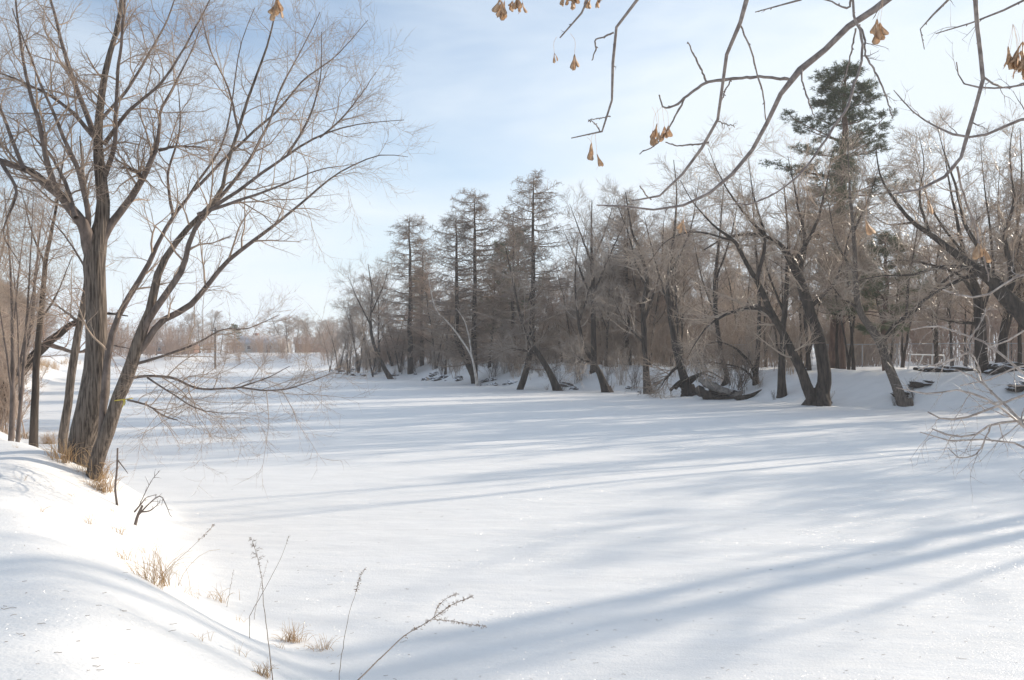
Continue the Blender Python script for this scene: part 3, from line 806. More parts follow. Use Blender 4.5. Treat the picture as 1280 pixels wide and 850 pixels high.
def shrub_arrays(seed, H=3.5, n=16, rng=None):
    rng = np.random.default_rng(seed)
    a = rng.uniform(0, 6.28, n); lean = rng.uniform(0.05, 0.65, n)
    P = 7
    s = np.linspace(0, 1, P)
    h = H * rng.uniform(0.5, 1.0, n)
    x = rng.normal(size=n)[:, None] * 0.3 + np.cos(a)[:, None] * lean[:, None] * h[:, None] * s ** 1.3 + rng.normal(size=(n, P)) * 0.03
    y = rng.normal(size=n)[:, None] * 0.3 + np.sin(a)[:, None] * lean[:, None] * h[:, None] * s ** 1.3 + rng.normal(size=(n, P)) * 0.03
    z = h[:, None] * s - 0.1
    p = np.stack([x, y, np.broadcast_to(z, x.shape)], -1)
    r = np.linspace(1, 0.3, P)[None] * rng.uniform(0.012, 0.030, n)[:, None]
    l2, q2 = sprout(p, r, 9, 0.15, 1.0, 0.55, H * 0.28, 4, 0.15, 0.05, 0.6, 0.014, 0.009, rng)
    l3, q3 = sprout(l2, q2, 4, 0.1, 1.0, 0.55, H * 0.13, 3, 0.15, 0.04, 0.7, 0.010, 0.007, rng)
    b = MB(); b.tubes(p, r, 4); b.tubes(l2, q2, 3); b.tubes(l3, q3, 3)
    return b

def place(T, name, x, y, sc, rz, label='', cat='tree', group=None, z=None, sx=None, dz=0.0):
    o = empty(name, (x, y, (gz(x, y) if z is None else z) + dz), label, cat, group)
    o.rotation_euler = (0, 0, rz)
    o.scale = (sx or sc, sx or sc, sc)
    for k, me in T.items():
        link(k, me, o)
    if group and group != 'bare trees beyond the right edge':
        AUTO.append((o, LOOK[[q is T for q in TREES].index(True)]))
    return o

TREES = [tree_mesh(101, 13, 1, 0.7), tree_mesh(102, 13, 2, 0.65, twig='twigred'), tree_mesh(103, 13, 1, 0.85, twig='twiggrey'),
         tree_mesh(104, 13, 3, 0.7, 0.03, twig='twiggrey'), tree_mesh(105, 13, 1, 0.6, 0.0), tree_mesh(106, 13, 2, 0.8, 0.02, twig='frost'),
         tree_mesh(107, 13, 1, 0.75, 0.0, twig='frost')]
LARCH = [larch_mesh(201, 18, False, 1.0), larch_mesh(202, 18, True), larch_mesh(203, 18, False)]
PINE = [pine_mesh(301, 22, 0.50, 36, 3.7, 'needle', 0.8, 0.20), pine_mesh(302, 14, 0.25, 30, 2.9, 'needle2', 0.8), pine_mesh(303, 15, 0.2, 34, 3.0, 'needle2', 0.75)]

rs = random.Random(5)
AUTO = []
LOOK = ['brown single-trunked tree', 'reddish double-trunked tree', 'silver-grey spreading tree', 'grey triple-stemmed tree', 'slim brown tree', 'pale glazed double-trunked tree', 'pale glazed tree']
def px2x(px, D): return (px - CX) / F * D

# tall conifers
place(LARCH[0], 'larch_tree', px2x(668, 73), 73.5, 0.99, 3.14, sx=1.15, label= 'tallest bare larch with leaning foot and tiered level branches, right of the double larch', cat='tree', group=None)
place(LARCH[1], 'larch_tree', px2x(593, 86), 86, 1.03, 0.3, sx=1.25, label= 'double-stemmed bare larch standing in the middle of the three tall larches', cat='tree', group=None)
place(LARCH[2], 'larch_tree', px2x(514, 108), 108, 1.05, 1.3, 'dense bare larch with conical top, leftmost of the tall larches', 'tree', None, sx=1.6)
place(LARCH[2], 'larch_tree', px2x(527, 112), 112, 0.80, 4.0, 'shorter bare larch half hidden right of the leftmost tall larch', 'tree', None, sx=1.1)
place(LARCH[0], 'larch_tree', px2x(640, 84), 86, 0.88, 1.0, 'thin bare larch rising between the double larch and the tallest larch', 'tree', None)
place(LARCH[1], 'larch_tree', px2x(782, 80), 80, 0.86, 2.0, 'pale bare larch whose tip rises above the middle of the far bank', 'tree', None)
place(PINE[0], 'pine_tree', px2x(1043, 66), 66, 1.0, 2.1, 'tall dark green pine towering over the right bank', 'tree', None, sx=1.5)
place(PINE[2], 'pine_tree', px2x(1054, 62), 62, 1.0, 1.0, 'thinner olive pine in the shade below the tall dark pine', 'tree', None, sx=0.85)
place(PINE[1], 'pine_tree', px2x(1112, 55), 55.5, 0.62, 0.5, 'short olive green pine right of the tall dark pine', 'tree', None, sx=0.95)
place(PINE[1], 'pine_tree', px2x(650, 90), 92, 1.0, 2.5, 'olive green pine behind the tallest larch', 'tree', None)
place(PINE[2], 'pine_tree', px2x(628, 96), 98, 0.9, 0.2, 'dark pine behind the double larch', 'tree', None)
place(PINE[2], 'pine_tree', px2x(760, 88), 90, 0.62, 1.2, 'small evergreen hidden in the brush behind the middle of the bank', 'tree', None)
place(PINE[1], 'pine_tree', px2x(524, 122), 124, 0.85, 1.2, 'evergreen behind the leftmost larch', 'tree', None, sx=1.1)

# bare trees behind the shore line of the right bank
def rbank(s_):
    """a point on the right shore line, s_ in 0..1 from the far end to beside the camera, and its outward normal"""
    pl = np.array(RIGHT[2:-1], float)
    d = np.concatenate([[0], np.cumsum(np.linalg.norm(np.diff(pl, axis=0), axis=1))]); d /= d[-1]
    x = np.interp(s_, d, pl[:, 0]); y = np.interp(s_, d, pl[:, 1])
    x2 = np.interp(min(1, s_ + 0.01), d, pl[:, 0]); y2 = np.interp(min(1, s_ + 0.01), d, pl[:, 1])
    x1 = np.interp(max(0, s_ - 0.01), d, pl[:, 0]); y1 = np.interp(max(0, s_ - 0.01), d, pl[:, 1])
    tx, ty = x2 - x1, y2 - y1
    l_ = math.hypot(tx, ty)
    return x, y, -ty / l_, tx / l_
used = []
def free(x, y, r):
    for a, b in used:
        if math.hypot(a - x, b - y) < r: return False
    used.append((x, y)); return True

kinds = [(0, 2, 4), (1, 2, 3), (0, 4, 6), (2, 3, 0)]
# first row: the bushy trees of the far end
for i, (px, D, h, k) in enumerate([(412, 142, 6.5, 3), (424, 134, 8.5, 3), (437, 128, 9.5, 2), (448, 122, 11, 3), (458, 126, 12, 2), (474, 118, 13, 0), (490, 120, 12, 3),
                                   (434, 120, 6.5, 3), (545, 104, 11, 1), (556, 98, 10, 4), (538, 112, 11, 2), (612, 92, 11, 0), (500, 112, 8, 1), (466, 112, 7.5, 3)]):
    place(TREES[k], 'bare_tree', px2x(px, D), D, h / 13.0, i * 1.7, 'grey bushy bare tree in the hazy clump at the far end of the right bank', 'tree', 'hazy bare trees at the far end of the right bank', sx=h / 13.0 * 1.25)
    used.append((px2x(px, D), D))
n_ = 0; tries = 0
while n_ < 100:
    s_ = rs.uniform(0.22, 0.80); tries += 1
    if tries > 2000: break
    x, y, nx, ny = rbank(s_)
    off = 7 + 22 * rs.random() ** 1.4
    X, Y = x + abs(nx) * off * 1.0, y + abs(ny) * off
    if not free(X, Y, 1.9): continue
    px = CX + X / Y * F
    k = rs.choice([0, 2, 4, 1, 3] if px < 880 else [5, 6, 0, 4, 2, 5])
    # the skyline of the photograph, lower to the left
    want = np.interp(px, [560, 640, 700, 760, 820, 880, 960, 1100, 1280, 2000], [8.5, 10, 12, 13.0, 13.2, 13.5, 12.5, 12.0, 12.3, 13])
    h = want * rs.uniform(0.78, 1.02)
    if 1075 < px < 1290 and rs.random() < 0.45: continue
    lab = ('bare tree in the woodland row behind the middle of the right bank', 'bare woodland trees behind the middle of the right bank') if px < 880 else \
          ('ice-glazed pale bare tree in the woodland behind the chain-link fence side', 'pale glazed woodland trees behind the right bank')
    if k in (0, 4, 2) and px >= 880: lab = ('brown bare tree in the woodland on top of the right bank', 'brown woodland trees on top of the right bank')
    place(TREES[k], 'bare_tree', X, Y, h / 13.0, rs.uniform(0, 6.3), lab[0], 'tree', lab[1])
    n_ += 1
# deeper woodland that closes the view
n_ = 0; tries = 0
while n_ < 46:
    px = rs.uniform(600, 1420); D = rs.uniform(88, 150); tries += 1
    if tries > 1000: break
    X = px2x(px, D)
    if not free(X, D, 4): continue
    h = rs.uniform(8, 12.5) * D / 100 * 0.85
    place(TREES[rs.choice([0, 1, 2, 3, 4])], 'bare_tree', X, D, h / 13.0, rs.uniform(0, 6.3), 'distant bare tree deep in the woods beyond the fence', 'tree', 'distant bare trees deep in the woods', sx=h / 13.0 * 1.4)
    n_ += 1
# the same wood goes on beside the camera: these stand outside the frame and throw the long shadows over the near ice
BIG = tree_mesh(120, 20, 1, 0.5, fine=0.6, dens=(7, 5, 3, 0), thick=1.7)
BIG2 = tree_mesh(121, 20, 2, 0.5, fine=0.6, dens=(7, 5, 3, 0), thick=1.7)
HIGH = tree_mesh(122, 20, 1, 0.75, dens=(12, 7, 6, 2), thick=1.5, low=0.58)
for i, (X, Y, h, T_) in enumerate([(36.5, 34, 21, HIGH), (33.5, 31.0, 21, BIG), (37.0, 27.8, 22, BIG2), (30.5, 38.0, 17, BIG2), (43, 13, 23, BIG2), (46, 31, 21, BIG)]):
    place(T_, 'bare_tree', X, Y, h / 20.0, i * 1.3, 'thick bare tree on the right bank outside the right edge of the picture', 'tree', 'bare trees beyond the right edge')
for i, (X, Y, h, k) in enumerate([(47, 31, 13, 2), (55, 14, 14, 0), (50, -8, 14, 2), (33, 46, 12, 1), (42, 41, 13, 0)]):
    place(TREES[k], 'bare_tree', X, Y, h / 13.0, i * 2.1, 'bare tree on the right bank outside the right edge of the picture', 'tree', 'bare trees beyond the right edge')
    used.append((X, Y))

# ------------------------------------------------------------------ brush behind the bank (nobody could count it)
SHR = [shrub_arrays(400 + i, 3.8, 14) for i in range(5)]
SRC = [bpy.data.objects.new('shrub_form', b.mesh('shrub_form', M['twig'])) for b in SHR]
def thicket(name, label, spots, m):
    """uncountable brush: shrub forms scattered by geometry nodes over one point mesh"""
    rg = np.random.default_rng(len(spots))
    P = np.array([(x, y, gz(x, y)) for x, y, s_ in spots])
    me = bpy.data.meshes.new(name)
    me.from_pydata([tuple(p) for p in P], [], [])
    a = me.attributes.new('plant_scale', 'FLOAT', 'POINT'); a.data.foreach_set('value', np.array([s_ for _, _, s_ in spots], np.float32))
    a = me.attributes.new('plant_turn', 'FLOAT_VECTOR', 'POINT')
    rot = np.zeros((len(P), 3), np.float32); rot[:, 2] = rg.uniform(0, 6.28, len(P)); a.data.foreach_set('vector', rot.ravel())
    a = me.attributes.new('plant_kind', 'INT', 'POINT'); a.data.foreach_set('value', rg.integers(0, len(SRC), len(P)).astype(np.int32))
    me.materials.append(m)
    o = link(name, me)
    ng = bpy.data.node_groups.new('scatter_' + name, 'GeometryNodeTree')
    ng.interface.new_socket('Geometry', in_out='INPUT', socket_type='NodeSocketGeometry')
    ng.interface.new_socket('Geometry', in_out='OUTPUT', socket_type='NodeSocketGeometry')
    nn = ng.nodes.new
    gi, go = nn('NodeGroupInput'), nn('NodeGroupOutput')
    jn = nn('GeometryNodeJoinGeometry'); ip = nn('GeometryNodeInstanceOnPoints'); sm = nn('GeometryNodeSetMaterial')
    for so in reversed(SRC):
        oi = nn('GeometryNodeObjectInfo'); oi.inputs['Object'].default_value = so; oi.inputs['As Instance'].default_value = True
        ng.links.new(oi.outputs['Geometry'], jn.inputs[0])
    def attr(nm, ty):
        n_a = nn('GeometryNodeInputNamedAttribute'); n_a.data_type = ty; n_a.inputs['Name'].default_value = nm
        return n_a.outputs['Attribute']
    sm.inputs['Material'].default_value = m
    ng.links.new(gi.outputs[0], ip.inputs['Points']); ng.links.new(jn.outputs[0], ip.inputs['Instance'])
    ip.inputs['Pick Instance'].default_value = True
    ng.links.new(attr('plant_kind', 'INT'), ip.inputs['Instance Index'])
    ng.links.new(attr('plant_scale', 'FLOAT'), ip.inputs['Scale'])
    ng.links.new(attr('plant_turn', 'FLOAT_VECTOR'), ip.inputs['Rotation'])
    ng.links.new(ip.outputs[0], sm.inputs[0]); ng.links.new(sm.outputs[0], go.inputs[0])
    md = o.modifiers.new('scatter', 'NODES'); md.node_group = ng
    return tag(o, label, 'brush', None, 'stuff')
sp = []
for i in range(105):
    x, y, nx, ny = rbank(rs.uniform(0.0, 0.36)); off = rs.uniform(5.5, 16)
    sp.append((x + abs(nx) * off, y + abs(ny) * off, rs.uniform(0.8, 1.35)))
thicket('brush_thicket', 'dense reddish brown brush lining the bank top under the larches', sp, M['twigred'])
sp = []
for i in range(165):
    x, y, nx, ny = rbank(rs.uniform(0.28, 0.66)); off = rs.uniform(6.5, 28)
    X, Y = x + abs(nx) * off, y + abs(ny) * off
    if CX + X / Y * F > 985: Y += 14
    sp.append((X, Y, rs.uniform(0.9, 1.6)))
thicket('brush_thicket', 'grey brown brush filling the woods behind the middle of the right bank', sp, M['twig'])
sp = [(px2x(px, D), D, rs.uniform(1.4, 2.6)) for px, D in [(rs.uniform(560, 1330), rs.uniform(98, 128)) for _ in range(52)] + [(rs.uniform(1040, 1420), rs.uniform(80, 110)) for _ in range(50)]]
thicket('brush_thicket', 'dark far brush closing the view behind the fence', sp, M['twigred'])

def shrub(name, x, y, s, rz, label, group, me):
    o = link(name, me, None, (x, y, gz(x, y) - 0.03)); o.rotation_euler = (0, 0, rz); o.scale = (s, s, s)
    AUTO.append((o, 'low leafless shrub on the slope'))
    return tag(o, label, 'shrub', group)
SM = [SHR[i].mesh('shrub', M[k]) for i, k in enumerate(['twiggrey', 'limb', 'twig', 'frost', 'limb'])]
for i in range(90):
    x, y, nx, ny = rbank(0.02 + 0.62 * i / 89 + rs.uniform(-0.006, 0.006))
    off = rs.uniform(1.5, 6.5)
    X, Y = x + abs(nx) * off, y + abs(ny) * off
    px = CX + X / Y * F
    if 1000 < px < 1120: continue
    shrub('shrub', X, Y, rs.uniform(0.35, 0.95), rs.uniform(0, 6), 'low leafless shrub poking out of the snowy slope of the right bank', 'low shrubs on the right bank slope', SM[i % 5])

for i, (px, D) in enumerate([(1010, 50), (1036, 50.4), (1118, 48), (1140, 48.4), (1222, 49.6), (1248, 50), (968, 53.8), (950, 57), (868, 60.5), (816, 64.5), (764, 67.5), (703, 70.6), (600, 81), (684, 72), (494, 102), (800, 64.8)]):
    X = px2x(px, D); shrub('shrub', X, D, rs.uniform(0.12, 0.34), rs.uniform(0, 6), 'dead sprouts round a trunk foot', 'dead sprouts round the trunk feet', SM[[1, 2, 4][i % 3]])
# ------------------------------------------------------------------ stones, log, earth on the right bank
def lump(seed, m, flat=0.6, sub=10):
    rg = np.random.default_rng(seed)
    th = np.linspace(0, np.pi, sub); ph = np.linspace(0, 2 * np.pi, 14, endpoint=False)
    T, Pp = np.meshgrid(th, ph, indexing='ij')
    x, y, z = np.sin(T) * np.cos(Pp), np.sin(T) * np.sin(Pp), np.cos(T)
    r = 1 + 0.22 * np.sin(3.1 * x + rg.uniform(0, 6)) * np.sin(2.7 * y + rg.uniform(0, 6)) + 0.15 * np.sin(6 * z + 4 * x + rg.uniform(0, 6)) + 0.06 * np.sin(9 * y + 7 * x + 3)
    v = np.stack([x * r, y * r, z * r * flat], -1)
    n, k = sub, 14
    idx = np.arange(n * k).reshape(n, k)
    q = np.stack([idx[:-1], np.roll(idx[:-1], -1, 1), np.roll(idx[1:], -1, 1), idx[1:]], -1).reshape(-1, 4)
    b = MB(); b.add(v, q)
    return b.mesh('rock', m)
ROCK = [lump(i, M['rock'], 0.55 + 0.1 * (i % 3)) for i in range(5)]
for i in range(52):
    s_ = 0.01 + 0.60 * rs.random() ** 1.1
    x, y, nx, ny = rbank(s_)
    off = rs.uniform(0.3, 3.2)
    X, Y = x + abs(nx) * off, y + abs(ny) * off
    px = CX + X / Y * F
    if 985 < px < 1150: continue
    o = link('rock', ROCK[i % 5], None, (X, Y, gz(X, Y) + 0.03)); s = rs.uniform(0.15, 0.42) * (1.2 if px < 720 else 0.75)
    o.scale = (s * 1.3, s, s); o.rotation_euler = (rs.uniform(-0.3, 0.3), rs.uniform(-0.3, 0.3), rs.uniform(0, 6))
    tag(o, 'dark snow-capped stone at the foot of the right bank', 'rock', 'snow-capped stones along the foot of the right bank'); AUTO.append((o, 'dark snow-capped stone'))
for i, (px, py, D, wx, wz, lb) in enumerate([(1172, 474, 55, 1.5, 0.28, 'long dark ledge of bare earth and roots exposed right of the V-forked tree'),
                                             (1202, 477, 54, 1.1, 0.30, 'dark earth ledge exposed against the upright tree by the right edge'),
                                             (1262, 484, 49, 1.4, 0.45, 'dark rocky earth outcrop at the right edge of the picture'),
                                             (1275, 497, 46, 0.8, 0.3, 'lower dark stone at the right edge below the rocky outcrop'),
                                             (1126, 493, 49, 0.45, 0.22, 'small grey stump-like boulder behind the foot of the V-forked tree'),
                                             (1152, 489, 50, 0.75, 0.25, 'grey brown tussock mound in the snow right of the V-forked tree'),
                                             (1148, 476, 55, 0.25, 0.25, 'small black stone alone above the grey tussock mound')]):
    p = W(px, py, D)
    o = link('earth_outcrop', lump(20 + i, M['earth'], 0.6), None, (p[0], p[1], max(p[2], gz(p[0], p[1]) + wz * 0.15)))
    o.scale = (wx, 0.6, wz * 1.5)
    tag(o, lb, 'rock')
rg = np.random.default_rng(77)
b0 = gz(*W(900, 490, 57)[:2])
root = empty('fallen_log', tuple(W(905, 494, 56)), 'broken grey log lying across its torn root stump at the ice edge', 'log')
bs = np.array(root.location)
b = MB()
pt = crom([[*W(876, 473, 57.5), 0.24], [*W(888, 481, 57), 0.32], [*W(905, 489, 56.6), 0.26], [*W(926, 493, 56), 0.24]], 12)
b.tubes(pt[:, :3] - bs, np.abs(pt[:, 3]) * (1 + 0.06 * rg.normal(size=12)), 10)
for (e, k) in ((pt[0], 0), (pt[-1], 1)):
    c = e[:3] - bs; d_ = (pt[1, :3] - pt[0, :3]) if k == 0 else (pt[-2, :3] - pt[-1, :3])
    b.tubes(np.array([c + d_ * 0.01, c - d_ * 0.02]), np.array([abs(e[3]), 0.005]), 10)
link('log_trunk', b.mesh('log_trunk', M['deadwood']), root)
b = MB()
pt = crom([[*W(872, 484, 57.3), 0.18], [*W(880, 492, 57), 0.36], [*W(893, 497, 56.8), 0.3], [*W(912, 498, 56.5), 0.2], [*W(930, 497, 56.2), 0.06]], 14)
b.tubes(pt[:, :3] - bs, np.abs(pt[:, 3]) * (1 + 0.15 * rg.normal(size=14)), 9)
for i in range(9):
    c = W(885 + rg.uniform(-8, 30), 494 + rg.uniform(-3, 4), 56.8) - bs
    d = rg.normal(size=3); d /= np.linalg.norm(d); d[2] = abs(d[2]) * 0.5; d[1] -= 0.5
    b.tubes(np.array([c, c + d * 0.4, c + d * 0.8 + [0, 0, 0.15], c + d * 1.1]), np.array([0.14, 0.1, 0.05, 0.01]), 6)
link('root_stump', b.mesh('root_stump', M['barkdark']), root)
b = MB()
pt = crom([[*W(918, 497, 55.6), 0.1], [*W(928, 498, 55.5), 0.2], [*W(940, 494, 55.6), 0.13], [*W(952, 487, 55.8), 0.03]], 10)
b.tubes(pt[:, :3], np.abs(pt[:, 3]), 8)
tag(link('branch', b.mesh('branch', M['barkdark'])), 'dark broken bough lying at the right end of the fallen log', 'branch')
b = MB()
for i in range(5):
    q_ = [W(838 + i * 6, 488 - i * 2, 61), W(850 + i * 8, 476 - 3 * i, 60.5), W(868 + i * 9, 470 + i, 60)]
    b.tubes(crom(q_, 8), np.linspace(0.11, 0.03, 8), 6)
tag(link('branch', b.mesh('branch', M['barkdark'])), 'tangle of dark fallen boughs in the snow left of the fallen log', 'branch')

# ------------------------------------------------------------------ chain-link fence and goal frame on the bank top
def box(b, x0, x1, y0, y1, z0, z1):
    v = [(x, y, z) for x in (x0, x1) for y in (y0, y1) for z in (z0, z1)]
    b.add(v, [(0, 1, 3, 2), (4, 6, 7, 5), (0, 4, 5, 1), (2, 3, 7, 6), (0, 2, 6, 4), (1, 5, 7, 3)])
FX0, FY0 = px2x(880, 78), 78.0
FX1, FY1 = px2x(1420, 64), 64.0
fl = math.hypot(FX1 - FX0, FY1 - FY0); fd = np.array([(FX1 - FX0) / fl, (FY1 - FY0) / fl])
fr = empty('chain_link_fence', (FX0, FY0, gz(FX0, FY0)), 'grey chain-link fence with pipe posts along the top of the right bank', 'fence')
fb = np.array(fr.location)
np_ = int(fl / 2.6)
posts = []
for i in range(np_ + 1):
    q = np.array([FX0, FY0]) + fd * i * 2.6
    posts.append([q[0], q[1], gz(*q)])
posts = np.array(posts)
pm = MB(); pm.tubes(np.array([[0, 0, -0.2], [0, 0, 0.9], [0, 0, 1.9]]), np.array([0.04, 0.04, 0.04]), 8)
pm = pm.mesh('post', M['steel'])
for p in posts: link('post', pm, fr, tuple(p - fb))
rb = MB(); rb.tubes(posts - fb + [0, 0, 1.86], np.full(len(posts), 0.032), 6); link('top_rail', rb.mesh('top_rail', M['steel']), fr)
wb = MB()
sl = []
nw = int(fl / 0.14)
for i in range(nw):
    for sgn in (1, -1):
        a = i * 0.14; c_ = a + sgn * 1.75
        if c_ < 0 or c_ > fl - 0.5: continue
        qa = np.array([FX0, FY0]) + fd * a; qc = np.array([FX0, FY0]) + fd * c_
        za = np.interp(a, np.arange(len(posts)) * 2.6, posts[:, 2]); zc = np.interp(c_, np.arange(len(posts)) * 2.6, posts[:, 2])
        sl.append([[qa[0], qa[1] - 0.05, za + 0.05], [qc[0], qc[1] - 0.05, zc + 1.84]])
sl = np.array(sl); wb.tubes(sl - fb, np.full((len(sl), 2), 0.004), 3)
o = link('wire_mesh', wb.mesh('wire_mesh', M['steel']), fr); o['kind'] = 'stuff'

gr = empty('goal_frame', tuple(W(1150, 465, 60)), 'white tubular goal frame standing on the bank top in front of the fence', 'goal')
gb = np.array(gr.location)
def bar(name, a, b_, r=0.045):
    m_ = MB(); m_.tubes(np.array([W(*a) - gb, (W(*a) + W(*b_)) / 2 - gb, W(*b_) - gb]), np.full(3, r), 8)
    link(name, m_.mesh(name, M['whitepaint']), gr)
bar('front_post', (1134, 467, 60), (1138, 443, 60)); bar('crossbar', (1138, 443, 60), (1180, 444, 62.5)); bar('rear_post', (1180, 444, 62.5), (1181, 466, 62.5))
bar('brace', (1154, 443.5, 61), (1145, 466, 61.8)); bar('back_bar', (1145, 463, 61.8), (1181, 463, 63.5)); bar('middle_post', (1165, 443.7, 61.6), (1165, 466, 61.6))

# ------------------------------------------------------------------ far end: houses, pole, tree line
def house(x, y, L_, Dp, H, label, wall, roofm, rz, nwin, rh=1.8):
    z = gz(x, y) - 0.2
    o = empty('house', (x, y, z), label, 'house'); o.rotation_euler = (0, 0, rz)
    b = MB(); box(b, -L_ / 2, L_ / 2, -Dp / 2, Dp / 2, 0, H)
    b.add([(L_ / 2, -Dp / 2, H), (L_ / 2, Dp / 2, H), (L_ / 2, 0, H + rh), (L_ / 2 - .01, 0, H + rh)], [(0, 1, 2, 3)])
    b.add([(-L_ / 2, -Dp / 2, H), (-L_ / 2, Dp / 2, H), (-L_ / 2, 0, H + rh), (-L_ / 2 + .01, 0, H + rh)], [(0, 1, 2, 3)])
    link('wall', b.mesh('wall', wall, False), o)
    for s_ in (-1, 1):
        b = MB(); e = 0.4
        y0, z0 = s_ * (Dp / 2 + e), H - rh * e / (Dp / 2)
        for dz in (0.03, 0.25): pass
        v = [(-L_ / 2 - e, y0, z0 + .03), (L_ / 2 + e, y0, z0 + .03), (L_ / 2 + e, 0, H + rh + .03), (-L_ / 2 - e, 0, H + rh + .03)]
        v2 = [(a, b2, c + 0.25) for a, b2, c in v]
        b.add(v + v2, [(0, 1, 2, 3), (4, 7, 6, 5), (0, 4, 5, 1), (1, 5, 6, 2), (3, 2, 6, 7), (0, 3, 7, 4)])
        link('roof', b.mesh('roof', roofm, False), o)
    for i in range(nwin):
        xx = -L_ / 2 + L_ * (i + 0.6) / (nwin + 0.2)
        b = MB(); box(b, xx - 0.6, xx + 0.6, -Dp / 2 - 0.06, -Dp / 2 + .02, 1.0, 2.1); wf = link('window', b.mesh('window', M['whitepaint'], False), o)
        b = MB(); box(b, xx - 0.5, xx + 0.5, -Dp / 2 - 0.09, -Dp / 2 - .065, 1.1, 2.0); link('pane', b.mesh('pane', M['glass'], False), wf)
    b = MB(); box(b, L_ * 0.28, L_ * 0.28 + 0.95, -Dp / 2 - 0.05, -Dp / 2 + .02, 0.1, 2.1); link('door', b.mesh('door', M['door'], False), o)
    b = MB(); box(b, -L_ * 0.2, -L_ * 0.2 + 0.7, 0.4, 1.1, H, H + rh + 0.9); link('chimney', b.mesh('chimney', M['brick'], False), o)
    return o
house(px2x(328, 232), 232, 12.5, 8, 2.6, 'low pale house with snowy roof beyond the far bank', M['siding'], M['shingle'], -0.25, 4)
house(px2x(205, 245), 245, 17, 8, 2.4, 'long low reddish brick house behind the far left brush', M['brick'], M['shingle'], 0.1, 5, 1.2)
house(px2x(392, 250), 250, 10, 7, 2.6, 'low dark house half hidden behind trees right of the pale house', M['brick'], M['shingle'], 0.2, 3, 1.5)
pl = MB(); pl.tubes(np.array([[0, 0, -.3], [0, 0, 4], [0, 0, 8.2]]), np.array([0.20, 0.18, 0.14]), 8)
x = px2x(269, 175); o = empty('utility_pole', (x, 175, gz(x, 175)), 'dark wooden utility pole standing in the brush on the far bank', 'pole'); link('pole_shaft', pl.mesh('pole_shaft', M['barkdark']), o)
b = MB(); box(b, -0.9, 0.9, -0.15, -0.05, 7.5, 7.62); link('crossarm', b.mesh('crossarm', M['barkdark'], False), o)
for i, (px, D, h, k) in enumerate([(170, 190, 7, 1), (183, 200, 8, 0), (196, 195, 8.5, 2), (210, 205, 9, 1), (222, 198, 8, 2), (236, 210, 10, 0), (250, 200, 9, 2), (262, 215, 11, 4), (276, 205, 7, 2),
                                   (306, 250, 9, 1), (345, 255, 9, 2), (356, 240, 11, 1), (360, 226, 9, 0), (370, 235, 11, 2), (383, 230, 9, 3), (395, 225, 9, 3), (404, 210, 8, 3), (150, 200, 8, 2), (130, 190, 8, 0), (112, 185, 9, 1)]):
    place(TREES[k], 'bare_tree', px2x(px, D), D, h / 13, i * 1.3, 'small hazy bare tree in the distance beyond the far end of the ice', 'tree', 'hazy bare trees beyond the far end of the river', sx=h / 13 * 1.7)
place(PINE[1], 'pine_tree', px2x(292, 218), 218, 0.50, 0.3, 'small dark evergreen beside the pale house beyond the far bank', 'tree', None, sx=0.85)
sp = [(px2x(px, D), D, rs.uniform(0.9, 1.7) * (0.8 if 270 < px < 400 else 1.25)) for px, D in [(rs.uniform(120, 420), rs.uniform(165, 215)) for _ in range(110)]]
thicket('brush_thicket', 'straw brown brush along the sunny far left bank', [s for s in sp if gz(s[0], s[1]) > 0.5], M['twigred'])
thicket('dry_grass_belt', 'sunny straw coloured grass along the edge of the far left bank', [(X, Y, rs.uniform(0.18, 0.40)) for X, Y in
        [(float(np.interp(t_, [0, 1, 2, 3], [-42, -63, -79, -77])) - rs.uniform(0.5, 3.5), float(np.interp(t_, [0, 1, 2, 3], [75, 125, 150, 172]))) for t_ in [rs.uniform(0.3, 3) for _ in range(46)]]], M['straw'])
# left bank wood, seen between the trunks
n_ = 0; tries = 0
while n_ < 44:
    px = rs.uniform(-60, 78); D = rs.uniform(30, 110)
    X = px2x(px, D); tries += 1
    if tries > 600: break
    if sdist(np.array([X]), np.array([D]))[0][0] < 2.0 or not free(X, D, 1.8): continue
    h = rs.uniform(6.5, 10)
    place(TREES[rs.choice([0, 1, 2, 4])], 'bare_tree', X, D, h / 13, rs.uniform(0, 6.3), 'bare brown tree in the wood on the left bank behind the saplings', 'tree', 'bare trees of the left bank wood', sx=h / 13 * 1.2)
    n_ += 1
sp = []; tries = 0
while len(sp) < 120 and tries < 2500:
    tries += 1
    px = rs.uniform(-80, 110); D = 25 + 70 * rs.random() ** 1.3; X = px2x(px, D)
    if sdist(np.array([X]), np.array([D]))[0][0] < 1.0: continue
    sp.append((X, D, rs.uniform(0.6, 1.3) * (0.7 if D < 30 else 1.1)))
thicket('brush_thicket', 'pale brown brush on the left bank behind the thick trunk', sp, M['palebrush'])

# ------------------------------------------------------------------ straw, weeds, twigs of the near left bank
def tuft_mesh(seed, n, H, spread, droop=0.5, wd=0.004):
    rg = np.random.default_rng(seed)
    P = 6; s = np.linspace(0, 1, P)
    a = rg.uniform(0, 6.28, n); ln = H * rg.uniform(0.4, 1.1, n); le = rg.uniform(0.1, 1.0, n) * spread
    d = np.stack([np.cos(a), np.sin(a)], 1)
    p = np.zeros((n, P, 3))
    p[:, :, 0] = rg.normal(size=n)[:, None] * 0.25 * H + (d[:, 0] * le * ln)[:, None] * s ** 1.4
    p[:, :, 1] = rg.normal(size=n)[:, None] * 0.15 * H + (d[:, 1] * le * ln)[:, None] * s ** 1.4
    p[:, :, 2] = -0.02 + ln[:, None] * (s - droop * le[:, None] * s ** 3)
    b = MB(); b.tubes(p, np.linspace(1, 0.3, P)[None] * rg.uniform(0.5, 1.2, n)[:, None] * wd, 3)
    return b.mesh('grass_tuft', M['straw'])
